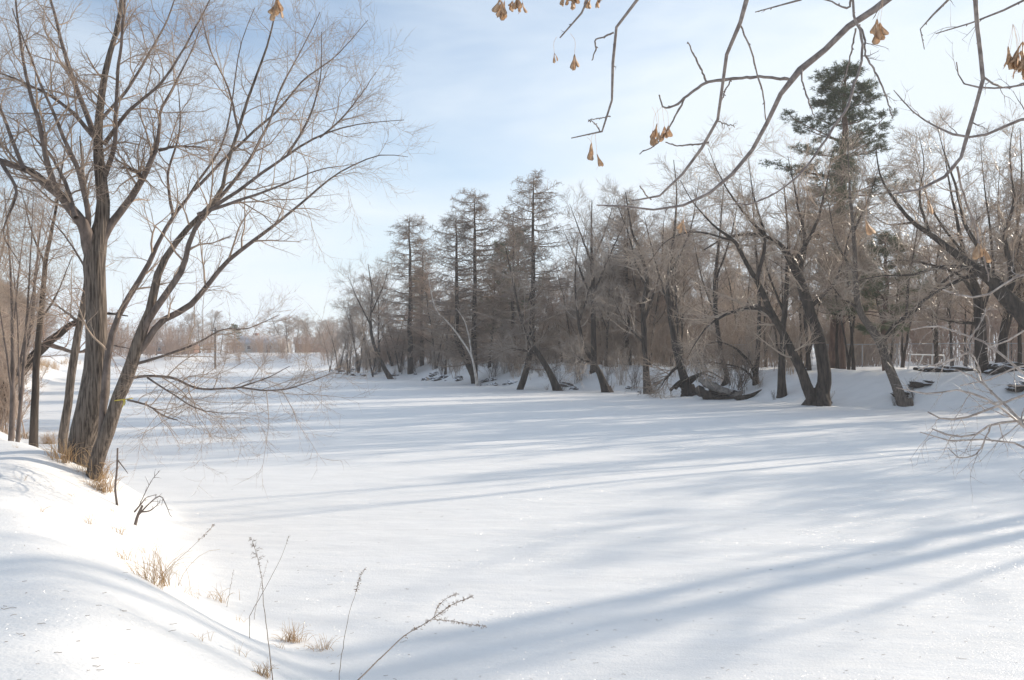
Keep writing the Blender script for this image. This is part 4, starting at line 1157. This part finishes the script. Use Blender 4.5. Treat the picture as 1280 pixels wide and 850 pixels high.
def at_ground(px, py):
    """first point of the snow surface along the view ray of a photo pixel"""
    for D in np.arange(2.5, 60, 0.05):
        p = W(px, py, D)
        if p[2] <= gz(p[0], p[1]) or p[2] <= 0: return p
    return p
for i, (px, py, n, H, lb) in enumerate([
        (197, 733, 60, 0.34, 'largest straw tuft on the crest of the near bank, midway between tree and weeds'),
        (272, 752, 20, 0.20, 'sparse straw wisps right of the largest tuft'),
        (365, 806, 60, 0.20, 'flattened straw tuft among the tall weeds at the bottom'),
        (398, 818, 30, 0.18, 'curled straw on the crest right of the flattened tuft'),
        (60, 556, 90, 0.55, 'pale straw clump at the top of the bank left of the thick trunk'),
        (78, 578, 60, 0.45, 'drooping straw clump against the left side of the thick trunk'),
        (30, 550, 70, 0.55, 'straw clump below the saplings near the left edge'),
        (118, 598, 110, 0.45, 'rusty straw hanging over the roots of the multi-stemmed tree'),
        (128, 615, 70, 0.4, 'lowest straw strands below the roots of the multi-stemmed tree'),
        (110, 655, 12, 0.14, 'tiny straw wisp in the snow below the thick trunk'),
        (150, 668, 16, 0.16, 'small straw wisp on the shaded drift edge'),
        (155, 700, 14, 0.16, 'low bent straw wisp left of the largest tuft'),
        (330, 846, 30, 0.14, 'dark short straw at the bottom edge beneath the goldenrod')]):
    p = at_ground(px, py)
    o = link('grass_tuft', tuft_mesh(500 + i, int(n * 1.4), H * (1.35 if i < 4 else 1.1), 1.0, 0.5, 0.0032 if i < 4 or i > 8 else 0.0055), None, tuple(p + [0, 0, 0.015]))
    tag(o, lb, 'grass')

b = MB(); rg = np.random.default_rng(61)
for px, py in [(28, 600), (52, 640), (88, 620), (140, 640), (176, 690), (232, 742), (245, 748), (300, 778), (352, 812), (380, 790), (408, 828), (100, 560), (20, 560), (300, 820), (250, 800), (215, 716)]:
    p = at_ground(px, py)
    me = tuft_mesh(int(px * 7), 9, 0.13, 1.3, 0.5, 0.0022)
    co = np.zeros(len(me.vertices) * 3); me.vertices.foreach_get('co', co)
    fv = np.zeros(len(me.loops), int); me.loops.foreach_get('vertex_index', fv)
    b.add(co.reshape(-1, 3) + p + [0, 0, 0.01], fv.reshape(-1, 4)); bpy.data.meshes.remove(me)
tag(link('sparse_grass', b.mesh('sparse_grass', M['straw'])), 'sparse dry grass blades poking through the snow of the near bank', 'grass', None, 'stuff')

def leafy(pos, rng, n, ln, wd, spread=1.5):
    m = np.repeat(pos, n, 0) + rng.normal(size=(len(pos) * n, 3)) * 0.006
    return needles(m, np.zeros_like(m) + [0, 0, -0.2], 1, ln, wd, rng, spread)
def weed(label, stem, D, heads, seed, r0=0.004, leaf=(0.03, 0.010), name='dry_weed', side=()):
    rg = np.random.default_rng(seed)
    D = min(at_ground(*stem[0])[1], D * 1.8)
    P = [W(px, py, D) for px, py in stem]
    basep = P[0].copy()
    o = empty(name, tuple(basep), label, 'weed')
    pts = crom(P, 18) - basep
    pts[1:-1] += rg.normal(size=(16, 3)) * 0.0015
    b = MB(); b.tubes(pts, np.linspace(r0, r0 * 0.35, 18), 6)
    # carry the stem down into the snow
    gzz = min(gz(basep[0], basep[1]) - basep[2], -0.02)
    b.tubes(np.array([[0, 0, gzz - 0.03], [0, 0, gzz / 2], [0, 0, 0.0]]), np.full(3, r0), 6)
    S = [pts]
    for sd_ in side:
        q = crom([W(px, py, D + dd) for px, py, dd in sd_], 12) - basep
        b.tubes(q, np.linspace(r0 * 0.5, r0 * 0.25, 12), 5); S.append(q)
    link('stem', b.mesh('stem', M['weed']), o)
    for (si, t0, t1, n, ln, kind) in heads:
        c = MB()
        s = S[si]
        src = s[None]; rr = np.full((1, len(s)), r0 * 0.4)
        if kind == 'plume':
            a, q = sprout(src, rr, n, t0, t1, 1.0, ln, 7, 0.12, -0.10, 1, r0 * 0.35, 0.0008, rg, taper=0.3)
            c.tubes(a, q, 3)
            a2, q2 = sprout(a, q, 12, 0.15, 1, 0.8, 0.018, 3, 0.3, 0.05, 1, 0.0015, 0.0008, rg, taper=0)
            c.tubes(a2, q2 * 1.3, 3)
        else:
            i_ = (t0 + (t1 - t0) * rg.random(n)) * (len(s) - 1.001)
            k = i_.astype(int); f = (i_ - k)[:, None]
            pos = s[k] * (1 - f) + s[k + 1] * f
            v, q = leafy(pos, rg, 3, ln, ln * 0.38, 1.2); c.add(v, q)
            a, q2 = sprout(src, rr, max(3, n // 3), t0, t1, 0.8, ln * 1.3, 4, 0.3, -0.1, 1, 0.0012, 0.0008, rg, taper=0)
            c.tubes(a, q2, 3)
            v, q = leafy(a[:, -1], rg, 4, ln * 0.7, ln * 0.3, 1.2); c.add(v, q)
        link('seed_head', c.mesh('seed_head', M['weed']), o)
    return o
weed('upright goldenrod with feathery grey plume nearest the bottom left', [(341, 852), (337, 815), (331, 765), (327, 725), (323, 700), (318, 684), (314, 672)], 3.9,
     [(0, 0.80, 1.0, 16, 0.055, 'plume'), (0, 0.62, 0.8, 5, 0.012, 'leaf')], 1, 0.0042)
weed('thin bare stalk leaning right behind the goldenrod', [(312, 770), (330, 738), (345, 710), (355, 688), (361, 670)], 4.6, [(0, 0.9, 1.0, 8, 0.010, 'leaf')], 2, 0.003)
weed('slender weed stalk with small ragged seed head between goldenrod and mugwort', [(424, 842), (430, 800), (437, 765), (446, 738), (450, 722), (456, 710)], 4.2,
     [(0, 0.74, 1.0, 16, 0.020, 'leaf')], 3, 0.0032)
weed('brown mugwort stalk leaning far right with curled leaves at the bottom', [(440, 858), (470, 828), (505, 795), (530, 780), (548, 768), (566, 755), (585, 748), (592, 744)], 3.8,
     [(0, 0.62, 1.0, 46, 0.016, 'leaf'), (1, 0.1, 1.0, 40, 0.014, 'leaf'), (2, 0.1, 1.0, 24, 0.013, 'leaf'), (0, 0.45, 0.6, 7, 0.02, 'leaf')], 4, 0.0055,
     side=[[(540, 774, 0), (562, 776, 0.05), (585, 780, 0.08), (608, 783, 0.1)], [(543, 770, 0), (548, 757, -0.04), (560, 747, -0.06), (572, 742, -0.08)]])
weed('faint thin stalk rising from the largest straw tuft', [(200, 728), (222, 700), (240, 684), (256, 668), (268, 655)], 6.9, [(0, 0.7, 1.0, 14, 0.02, 'leaf')], 5, 0.0028)
weed('short straw-coloured stalk right of the largest tuft', [(283, 760), (287, 740), (292, 712)], 5.6, [(0, 0.6, 1.0, 4, 0.012, 'leaf')], 6, 0.0028)
weed('short bent stalk behind the straw tuft', [(318, 768), (325, 735), (335, 700)], 5.4, [(0, 0.7, 1.0, 4, 0.012, 'leaf')], 7, 0.0026)
b = MB()
DS = at_ground(147, 632)[1]
P = [W(*a, DS) for a in [(147, 636), (144, 610), (146, 590), (147, 560)]]
b.tubes(crom(P, 10), np.linspace(0.019, 0.013, 10), 6); b.tubes(crom([W(147, 575, DS), W(155, 585, DS), W(160, 592, DS)], 5), np.linspace(0.012, 0.005, 5), 4)
tag(link('broken_stem', b.mesh('broken_stem', M['limb'])), 'upright broken dead stem standing in the ice right of the tree roots', 'stem')
DB = at_ground(168, 656)[1]
root = empty('dead_branch', tuple(W(170, 655, DB)), 'dark crooked dead branch hooked out of the snow at the bank foot', 'branch'); rb_ = np.array(root.location)
b = MB()
b.tubes(crom([W(168, 660, DB), W(172, 645, DB), W(178, 632, DB)], 6) - rb_, np.linspace(0.026, 0.018, 6), 8)
link('stub', b.mesh('stub', M['limb']), root)
for i, pth in enumerate([[(172, 645), (186, 630), (200, 620), (207, 630), (213, 645)], [(174, 632), (182, 615), (190, 600), (200, 588)], [(176, 640), (188, 638), (200, 628)], [(168, 640), (178, 628), (183, 622), (196, 618)]]):
    b = MB(); P = crom([W(*a, DB + 0.05 * i * k) for k, a in enumerate(pth)], 12) - rb_
    b.tubes(P, np.linspace(0.014 if i != 1 else 0.007, 0.0035, 12), 6)
    A, Q = sprout(P[None], np.full((1, 12), 0.01), 6, 0.3, 1, 0.8, 0.18, 4, 0.2, -0.05, 0.5, 0.005, 0.003, np.random.default_rng(i)); b.tubes(A, Q, 3)
    link('twig', b.mesh('twig', M['limb']), root)

# fallen chaff and twigs on the snow
rg = np.random.default_rng(9)
b = MB()
cnt = 0; tries = 0
while cnt < 300 and tries < 1500:
    tries += 1
    px = rg.uniform(-40, 1320); py = 560 + 320 * rg.random() ** 0.5
    D = CZ * F / (py - HY)
    x, y = px2x(px, D), D
    hgt = gz(x, y)
    if hgt > 0.1:
        D = (CZ - 1.36) * F / (py - HY); x, y = px2x(px, D), D; hgt = gz(x, y)
        if hgt < 0.4: continue
    z = max(hgt, float(river_z(np.array([x]), np.array([y]))[0])) + 0.003
    a = rg.normal() * 0.45 + 0.1; l_ = rg.uniform(0.01, 0.05) * (1 if rg.random() < 0.85 else 2)
    m = 4
    s = np.linspace(-0.5, 0.5, m)
    p = np.stack([x + np.cos(a) * s * l_ + rg.normal(size=m) * 0.004, y + np.sin(a) * s * l_ + rg.normal(size=m) * 0.006, np.full(m, z) + rg.uniform(0, 0.004, m)], 1)
    b.tubes(p, np.full(m, rg.uniform(0.0008, 0.0017)), 4)
    cnt += 1
tag(link('twig_litter', b.mesh('twig_litter', M['weed'])), 'tiny fallen twigs and seeds scattered over the near snow', 'litter', None, 'stuff')

# yellow ribbon knotted round the multi-stemmed tree
rp = W(153, 502, 14.9)
o = empty('ribbon', tuple(rp), 'yellow plastic ribbon knotted round the multi-stemmed tree', 'ribbon')
b = MB()
th = np.linspace(0, 2 * np.pi, 17)
ring = lambda r, z: np.stack([np.cos(th) * r, np.sin(th) * r + 0.1, np.full(17, z) + 0.02 * np.cos(th)], 1)
v = np.concatenate([ring(0.150, 0.02), ring(0.150, 0.038)]); q = [(i, i + 1, 18 + i, 17 + i) for i in range(16)]
b.add(v + [-0.03, 0.0, 0], q); link('band', b.mesh('band', M['yellow']), o)
b = MB()
for sx in (0, 0.035):
    c = crom([[0.03 + sx * .6, -0.06, 0.03], [0.05 + sx * .6, -0.08, -0.01], [0.035 + sx * .6, -0.075, -0.06], [0.02 + sx, -0.08, -0.10 + sx]], 8)
    v = np.concatenate([c, c + [0.02, 0, 0.008]]); b.add(v, [(i, i + 1, 9 + i, 8 + i) for i in range(7)])
link('tail', b.mesh('tail', M['yellow']), o)

# ------------------------------------------------------------------ maple whose boughs hang into the picture from above and the right
TX, TY = 4.6, 3.6
root = empty('overhanging_maple', (TX, TY, gz(TX, TY)), 'maple beside the viewer whose keyed boughs hang in from the top and right edges', 'tree')
mb_ = np.array(root.location)
b = MB()
tk = crom([[TX, TY, -0.1, 0.20], [TX + 0.05, TY + 0.1, 1.5, 0.16], [TX - 0.05, TY + 0.25, 3.5, 0.13], [TX - 0.1, TY + 0.4, 5.0, 0.10], [TX, TY + 0.5, 6.5, 0.06], [TX + 0.1, TY + 0.5, 8.5, 0.02]], 26)
b.tubes(tk[:, :3] - mb_, tk[:, 3], 12)
root_flare(b, np.array([0, 0, tk[0, 2] - mb_[2] + 0.1]), 0.18, 5, np.random.default_rng(3))
link('trunk', b.mesh('trunk', M['bark']), root)
def tz(z): return np.array([np.interp(z, tk[:, 2], tk[:, i]) for i in range(3)])
rg = np.random.default_rng(12)
def bough(start, pts, D0, D1, m='near', twigs=0, tl=0.25, up=0.0, seed=0, name='bough'):
    A = []
    n = len(pts)
    for i, (px, py, wd) in enumerate(pts):
        D = D0 + (D1 - D0) * i / (n - 1)
        A.append([*W(px, py, D), wd * D / F / 2 * (0.66 if m == 'near' else 0.55)])
    if start is not None:
        r_0 = A[0][3]
        s = tz(start); e = np.array(A[0][:3])
        pre = [[*s, r_0 * 1.6], [*((s + e) / 2 + [0, 0, 0.25]), r_0 * 1.25]]
        A = pre + A
    c = crom(A, 36 if n > 5 else 18)
    r2 = np.random.default_rng(seed + 100)
    nn = len(c)
    c[:, :3] += r2.normal(size=(nn, 3)) * 0.0016
    rad = np.maximum(c[:, 3], 0.0012)
    knots = np.where(r2.random(nn) < 0.22, 1.2, 1.0)
    b = MB(); b.tubes(c[:, :3] - mb_, rad * knots, 8)
    if twigs:
        t0 = 0.35 if start is not None else 0.1
        a, q = sprout(c[None, :, :3], rad[None], twigs, t0, 1.0, 0.8, tl, 7, 0.14, up, 0.5, 0.004, 0.0012, r2)
        b.tubes(a - mb_, q, 5)
        a2, q2 = sprout(a, q, 3, 0.2, 1.0, 0.7, tl * 0.45, 5, 0.15, up, 0.7, 0.002, 0.0010, r2)
        b.tubes(a2 - mb_, q2, 4)
    nb_ = max(6, int(np.linalg.norm(np.diff(c[:, :3], axis=0), axis=1).sum() / 0.07))
    a, q = sprout(c[None, :, :3], rad[None], nb_, 0.3 if start is not None else 0.05, 1.0, 0.7, 0.012, 4, 0.05, 0, 1.0, 0.003, 0.0018, r2, taper=0)
    q[:] = q[:, :1] * np.array([0.8, 1.15, 0.9, 0.2])
    b.tubes(a - mb_, q, 5)
    link(name, b.mesh(name, M[m]), root)
B_ = bough
B_(6.4, [(1180, -60, 15), (1112, -2, 13), (1085, 18, 13), (1062, 32, 12), (1035, 58, 11), (1003, 85, 11), (985, 100, 10), (974, 122, 9), (960, 150, 8), (945, 180, 7.5), (920, 213, 7), (890, 240, 6), (858, 256, 5), (820, 262, 4), (782, 259, 3.5), (746, 256, 2.5)], 4.2, 4.6, seed=1, twigs=3, tl=0.12)
B_(None, [(986, 99, 6), (950, 96, 5.5), (912, 99, 5.5), (884, 103, 5.5), (862, 118, 5), (845, 131, 4), (832, 135, 3.5), (826, 126, 3), (825, 119, 2.5)], 4.42, 4.5, seed=2)
B_(None, [(884, 103, 4), (874, 82, 3.5), (866, 66, 3), (860, 52, 2.5)], 4.46, 4.4, seed=3)
B_(None, [(856, 122, 3.5), (848, 138, 3.5), (836, 160, 3), (820, 180, 2.5), (799, 192, 2)], 4.47, 4.5, seed=4)
B_(None, [(914, 99, 3), (906, 115, 2.5), (901, 130, 2)], 4.46, 4.5, seed=5)
B_(6.6, [(960, -60, 8), (938, -5, 8), (926, 25, 8), (917, 48, 7), (904, 78, 7), (902, 105, 6), (901, 130, 6), (895, 155, 5.5), (881, 180, 5), (862, 204, 4.5), (848, 225, 4), (826, 243, 4), (808, 250, 3), (790, 252, 2.5)], 4.0, 4.5, seed=6)
B_(None, [(924, 30, 3.5), (938, 60, 3.5), (946, 92, 3), (954, 120, 3), (957, 150, 2)], 4.1, 4.2, seed=7)
B_(None, [(896, 151, 2.5), (906, 155, 2), (918, 157, 1.5)], 4.3, 4.3, seed=8, twigs=4, tl=0.05)
B_(None, [(886, 178, 3.5), (865, 181, 3), (845, 182, 2.5), (831, 178, 2)], 4.33, 4.35, seed=9)
B_(None, [(814, 250, 2.5), (806, 242, 2.5), (800, 232, 2)], 4.45, 4.4, seed=10)
B_(None, [(1066, -10, 5), (1068, 20, 5), (1077, 45, 5), (1077, 75, 5), (1068, 105, 5), (1058, 135, 5), (1038, 165, 4.5), (1018, 195, 4), (995, 222, 3.5), (965, 244, 3), (938, 255, 2.5), (914, 255, 2)], 4.1, 3.9, seed=11, twigs=2, tl=0.1)
B_(None, [(1078, -60, 5), (1066, -10, 5), (1060, 10, 4), (1040, 2, 3), (1020, -4, 3)], 4.1, 4.15, seed=12)
B_(None, [(1074, 31, 4), (1081, 50, 4), (1082, 68, 3.5), (1095, 92, 3.5), (1108, 122, 3), (1116, 148, 2)], 4.1, 4.0, seed=13, twigs=5, tl=0.1)
B_(None, [(1070, 35, 3.5), (1064, 65, 3), (1058, 90, 2.5), (1052, 108, 2)], 4.1, 4.2, seed=14)
B_(None, [(1001, 88, 4), (1005, 108, 3), (1012, 130, 3), (1017, 142, 2)], 4.3, 4.2, seed=15)
B_(6.9, [(850, -80, 5), (812, -20, 5), (795, 2, 5), (777, 26, 5), (768, 42, 5.5), (766, 70, 5), (765, 110, 4.5), (764, 140, 4), (760, 158, 4), (745, 168, 3.5), (728, 173, 2.5), (714, 173, 2)], 3.9, 4.2, seed=16, twigs=3, tl=0.08)
B_(None, [(767, 40, 3.5), (757, 45, 3), (745, 50, 3), (744, 62, 2.5), (741, 75, 2)], 3.98, 4.0, seed=17)
B_(None, [(751, 165, 2.5), (744, 155, 2), (736, 150, 2)], 4.15, 4.1, seed=18)
B_(None, [(763, 145, 2.5), (750, 148, 2), (737, 150, 1.5)], 4.15, 4.1, seed=19)
B_(7.1, [(760, -70, 5), (745, -20, 4), (738, 0, 4), (725, 18, 4), (716, 28, 4), (712, 40, 3), (700, 47, 2.5)], 4.0, 4.1, seed=20, twigs=5, tl=0.05)
B_(7.3, [(950, -120, 8), (800, -90, 7), (650, -40, 6), (560, -50, 5), (450, -40, 4), (350, -18, 3)], 4.1, 4.5, seed=21)
B_(6.0, [(1240, -60, 9), (1220, -10, 9), (1221, 20, 8), (1225, 60, 8), (1229, 100, 8), (1218, 140, 7), (1208, 175, 7), (1197, 208, 6), (1172, 226, 5), (1145, 238, 4), (1117, 243, 2.5)], 3.9, 4.1, seed=22, twigs=3, tl=0.15)
B_(None, [(1197, 209, 4.5), (1203, 238, 4), (1216, 275, 4), (1228, 315, 3.5), (1236, 350, 2)], 4.0, 4.2, seed=23, twigs=4, tl=0.2)
B_(5.0, [(1330, 130, 7), (1283, 147, 6), (1255, 158, 5.5), (1228, 170, 5), (1200, 170, 4), (1170, 158, 3.5), (1142, 140, 2.5), (1117, 112, 1.5)], 4.4, 4.9, seed=24, twigs=9, tl=0.3, up=0.06)
B_(None, [(1229, 96, 4), (1245, 106, 3.5), (1262, 110, 3), (1290, 100, 3)], 4.0, 4.2, seed=25, twigs=5, tl=0.2)
B_(5.2, [(1340, 100, 5), (1290, 104, 4), (1250, 110, 3.5), (1220, 108, 3), (1200, 100, 2.5), (1195, 78, 2)], 4.6, 4.8, seed=26, twigs=9, tl=0.28, up=0.03)
B_(5.6, [(1320, -20, 5), (1285, -5, 4), (1250, 15, 4), (1215, 28, 3), (1170, 42, 2)], 4.3, 4.6, seed=27, twigs=9, tl=0.28)
B_(6.2, [(1215, -40, 5), (1190, -5, 4), (1172, 14, 4), (1150, 30, 3), (1153, 42, 2), (1156, 62, 1.5)], 4.1, 4.2, seed=28, twigs=3, tl=0.08)
B_(6.3, [(1055, -30, 4), (1015, -5, 4), (985, 2, 4), (962, 6, 3), (944, 15, 2)], 4.3, 4.4, seed=29, twigs=5, tl=0.05)
# low ice-glazed boughs at the right edge
B_(3.0, [(1345, 600, 9), (1300, 555, 8), (1272, 522, 7), (1252, 502, 6), (1236, 486, 5), (1215, 470, 3.5), (1195, 462, 2.5)], 4.2, 4.6, 'nearfrost', 10, 0.38, 0.0, 31)
B_(2.9, [(1340, 520, 6), (1295, 522, 5.5), (1262, 528, 5), (1240, 530, 5), (1218, 544, 4.5), (1190, 545, 4), (1165, 536, 3)], 4.2, 4.7, 'nearfrost', 17, 0.43, -0.08, 32)
B_(3.1, [(1330, 470, 6), (1290, 490, 5), (1262, 500, 5), (1235, 512, 5), (1205, 522, 4.5), (1180, 524, 4), (1160, 515, 3)], 4.4, 4.9, 'nearfrost', 13, 0.41, -0.04, 33)
B_(3.6, [(1340, 320, 5), (1295, 338, 5), (1262, 350, 4.5), (1235, 368, 4.5), (1205, 370, 4), (1178, 362, 2.5)], 4.3, 4.6, 'nearfrost', 8, 0.30, 0.0, 34)
B_(None, [(1252, 502, 4), (1230, 480, 3.5), (1222, 455, 3), (1210, 430, 3), (1228, 400, 2.5), (1232, 385, 2)], 4.5, 4.5, 'nearfrost', 10, 0.27, 0.0, 35)
B_(None, [(1212, 440, 3.5), (1195, 447, 3.5), (1170, 455, 3), (1148, 462, 2)], 4.5, 4.6, 'nearfrost', 6, 0.20, 0.02, 36)
B_(3.3, [(1340, 440, 5), (1295, 455, 4), (1262, 462, 4), (1232, 476, 3), (1200, 482, 2)], 4.6, 4.9, 'nearfrost', 10, 0.30, 0.0, 37)
B_(3.5, [(1335, 395, 5), (1295, 405, 4), (1255, 428, 3.5), (1232, 436, 2)], 4.5, 4.8, 'nearfrost', 6, 0.27, 0.0, 38)
B_(None, [(1240, 530, 3.5), (1222, 565, 3), (1200, 572, 2.5), (1185, 560, 2)], 4.4, 4.5, 'nearfrost', 8, 0.27, -0.1, 39)

B_(3.2, [(1350, 500, 7), (1300, 480, 6), (1265, 455, 5), (1235, 430, 4.5), (1205, 418, 4), (1170, 408, 3), (1140, 412, 2)], 4.7, 5.3, 'nearfrost', 12, 0.35, 0.0, 40)
B_(3.0, [(1350, 560, 7), (1290, 540, 6), (1245, 505, 5), (1200, 488, 4), (1160, 492, 3), (1120, 484, 2)], 4.9, 5.4, 'nearfrost', 12, 0.35, -0.05, 41)
B_(2.8, [(1350, 580, 7), (1290, 560, 5), (1240, 548, 4), (1195, 552, 3), (1150, 540, 2)], 4.6, 5.0, 'nearfrost', 10, 0.32, -0.1, 42)

def keys(px, py, D, n, ln, top, seed, label=None):
    """a hanging bunch of paired maple keys on thread stalks"""
    rg = np.random.default_rng(seed)
    b = MB(); t_ = W(px, top, D); e0 = W(px, py, D)
    for i in range(n):
        e = e0 + [rg.normal() * ln * 0.28, rg.normal() * ln * 0.25, rg.uniform(-0.2, 0.35) * ln]
        c = crom([t_, (t_ * 0.4 + e * 0.6) + [rg.normal() * 0.006, 0, (t_[2] - e[2]) * 0.25], e], 7)
        b.tubes(c - mb_, np.full(7, 0.0007), 4)
        for s_ in (-1, 1, 1):
            sp_ = rg.uniform(0.08, 0.50); yaw = rg.uniform(0, 3.14)
            L_ = ln * rg.uniform(0.7, 1.05)
            ax = np.array([math.cos(yaw) * math.sin(sp_) * s_, math.sin(yaw) * math.sin(sp_) * s_, -math.cos(sp_)])
            sd_ = np.cross(ax, rg.normal(size=3)); sd_ /= np.linalg.norm(sd_)
            nr = np.cross(ax, sd_)
            # wing outline: narrow thick nutlet, widening thin wing, ragged tip; closed shell with thickness
            ts = np.array([0, 0.1, 0.22, 0.32, 0.5, 0.7, 0.88, 1.0]); wl = np.array([0.02, 0.05, 0.06, 0.06, 0.12, 0.19, 0.22, 0.12]) * L_; thk = np.array([0.015, 0.035, 0.035, 0.015, 0.004, 0.003, 0.003, 0.002]) * L_
            ce = e + ax * (ts * L_)[:, None] + sd_ * (0.10 * L_ * ts ** 2)[:, None] + nr * (rg.normal() * 0.06 * L_ * np.sin(ts * 3))[:, None]
            R4 = np.stack([ce + sd_ * wl[:, None], ce + nr * thk[:, None], ce - sd_ * (wl * 0.8)[:, None], ce - nr * thk[:, None]], 1)
            q = []
            for a in range(len(ts) - 1):
                for k in range(4):
                    q.append((a * 4 + k, a * 4 + (k + 1) % 4, a * 4 + 4 + (k + 1) % 4, a * 4 + 4 + k))
            q.append((28, 29, 30, 31)); q.append((3, 2, 1, 0))
            b.add(R4.reshape(-1, 3) - mb_, q)
    link('seed_cluster', b.mesh('seed_cluster', M['seed'], False), root)
for i, a in enumerate([(348, 2, 4.5, 5, 0.085, -18), (630, 0, 4.1, 5, 0.075, -40), (646, -2, 4.1, 4, 0.07, -42), (640, 2, 4.12, 2, 0.05, -40), (710, -6, 4.05, 5, 0.06, -36), (722, -4, 4.05, 3, 0.055, -36), (743, -4, 4.0, 3, 0.05, -15), (752, -8, 4.0, 3, 0.05, -25),
                       (713, 74, 4.1, 1, 0.075, 42), (696, 66, 4.1, 1, 0.05, 46), (744, 190, 4.15, 2, 0.09, 166), (734, 182, 4.2, 1, 0.075, 172), (815, 148, 4.48, 1, 0.09, 134), (828, 160, 4.5, 3, 0.08, 133), (821, 166, 4.48, 1, 0.07, 134),
                       (1104, 28, 4.1, 2, 0.095, -4), (1266, 66, 4.1, 6, 0.10, 30), (1282, 58, 4.05, 5, 0.12, 20), (1157, 255, 4.1, 1, 0.08, 236), (1217, 306, 4.15, 2, 0.09, 278), (1235, 310, 4.15, 1, 0.08, 282), (1083, 272, 4.1, 1, 0.08, 240), (857, 275, 4.5, 1, 0.075, 257)]):
    keys(*a, seed=900 + i)

# ------------------------------------------------------------------ labels that say which one: by look, nearest landmark, order from the left
MARKS = [(-40, 'the left picture edge'), (20, 'the left-edge saplings'), (60, 'the straight dark sapling'), (110, 'the thick trunk'), (150, 'the multi-stemmed tree'), (205, 'the long brick house'), (269, 'the utility pole'), (328, 'the pale house'),
         (392, 'the dark far house'), (430, 'the far hazy clump'), (487, 'the leaning far stem'), (514, 'the leftmost larch'), (593, 'the double larch'), (668, 'the tallest larch'), (742, 'the elm-like tree'),
         (811, 'the black straight trunk'), (862, 'the dark leaning tree'), (905, 'the fallen log'), (948, 'the bent side-stemmed tree'), (1024, 'the twin willow'), (1054, 'the tall pine'), (1108, 'the V-forked tree'), (1160, 'the goal frame'),
         (1235, 'the dark upright tree'), (1290, 'the right picture edge')]
ORD = ['leftmost', 'second from left', 'third from left', 'fourth from left', 'fifth from left', 'sixth from left', 'seventh from left', 'eighth from left', 'ninth from left', 'tenth from left', 'eleventh from left', 'twelfth from left', 'thirteenth from left', 'fourteenth from left', 'fifteenth from left', 'sixteenth from left', 'seventeenth from left', 'eighteenth from left', 'nineteenth from left', 'twentieth from left']
NUM = ['', 'one', 'two', 'three', 'four', 'five', 'six', 'seven', 'eight', 'nine', 'ten', 'eleven', 'twelve', 'thirteen', 'fourteen', 'fifteen', 'sixteen', 'seventeen', 'eighteen', 'nineteen', 'twenty']
bins = {}
for o, look in AUTO:
    px = CX + o.location.x / o.location.y * F
    mk = min(MARKS, key=lambda q: abs(q[0] - px))[1]
    dist = 'far ' if o.location.y > (150 if px < 420 else 86 if px > 700 else 130) else ''
    bins.setdefault((dist + look, mk), []).append((px, o))
for (look, mk), it in bins.items():
    it.sort(key=lambda q: q[0])
    prep = 'near' if ('stone' in look or 'shrub' in look) else 'behind'
    if 'edge' in mk: prep = 'near'
    for i, (px, o) in enumerate(it):
        lb = f'{look} {prep} {mk}'
        if len(it) > 1: lb = lb.replace('single-trunked ', '').replace('low leafless shrub on the slope', 'low leafless shrub') +  f', {ORD[min(i, 19)]} of {NUM[min(len(it), 20)]}'
        o['label'] = lb

# ------------------------------------------------------------------ thin winter haze
hb = MB(); box(hb, -420, 420, -70, 420, -4, 31)
hm = bpy.data.materials.new('haze'); hm.use_nodes = True
t = hm.node_tree; t.nodes.clear()
o_ = t.nodes.new('ShaderNodeOutputMaterial'); pv = t.nodes.new('ShaderNodeVolumePrincipled')
pv.inputs['Color'].default_value = (0.97, 0.96, 0.97, 1); pv.inputs['Density'].default_value = 0.0006; pv.inputs['Anisotropy'].default_value = 0.3
t.links.new(pv.outputs[0], o_.inputs['Volume'])
HAZE = True
if HAZE:
    tag(link('haze', hb.mesh('haze', hm, False)), 'thin pale winter haze over the river', 'haze', None, 'stuff')
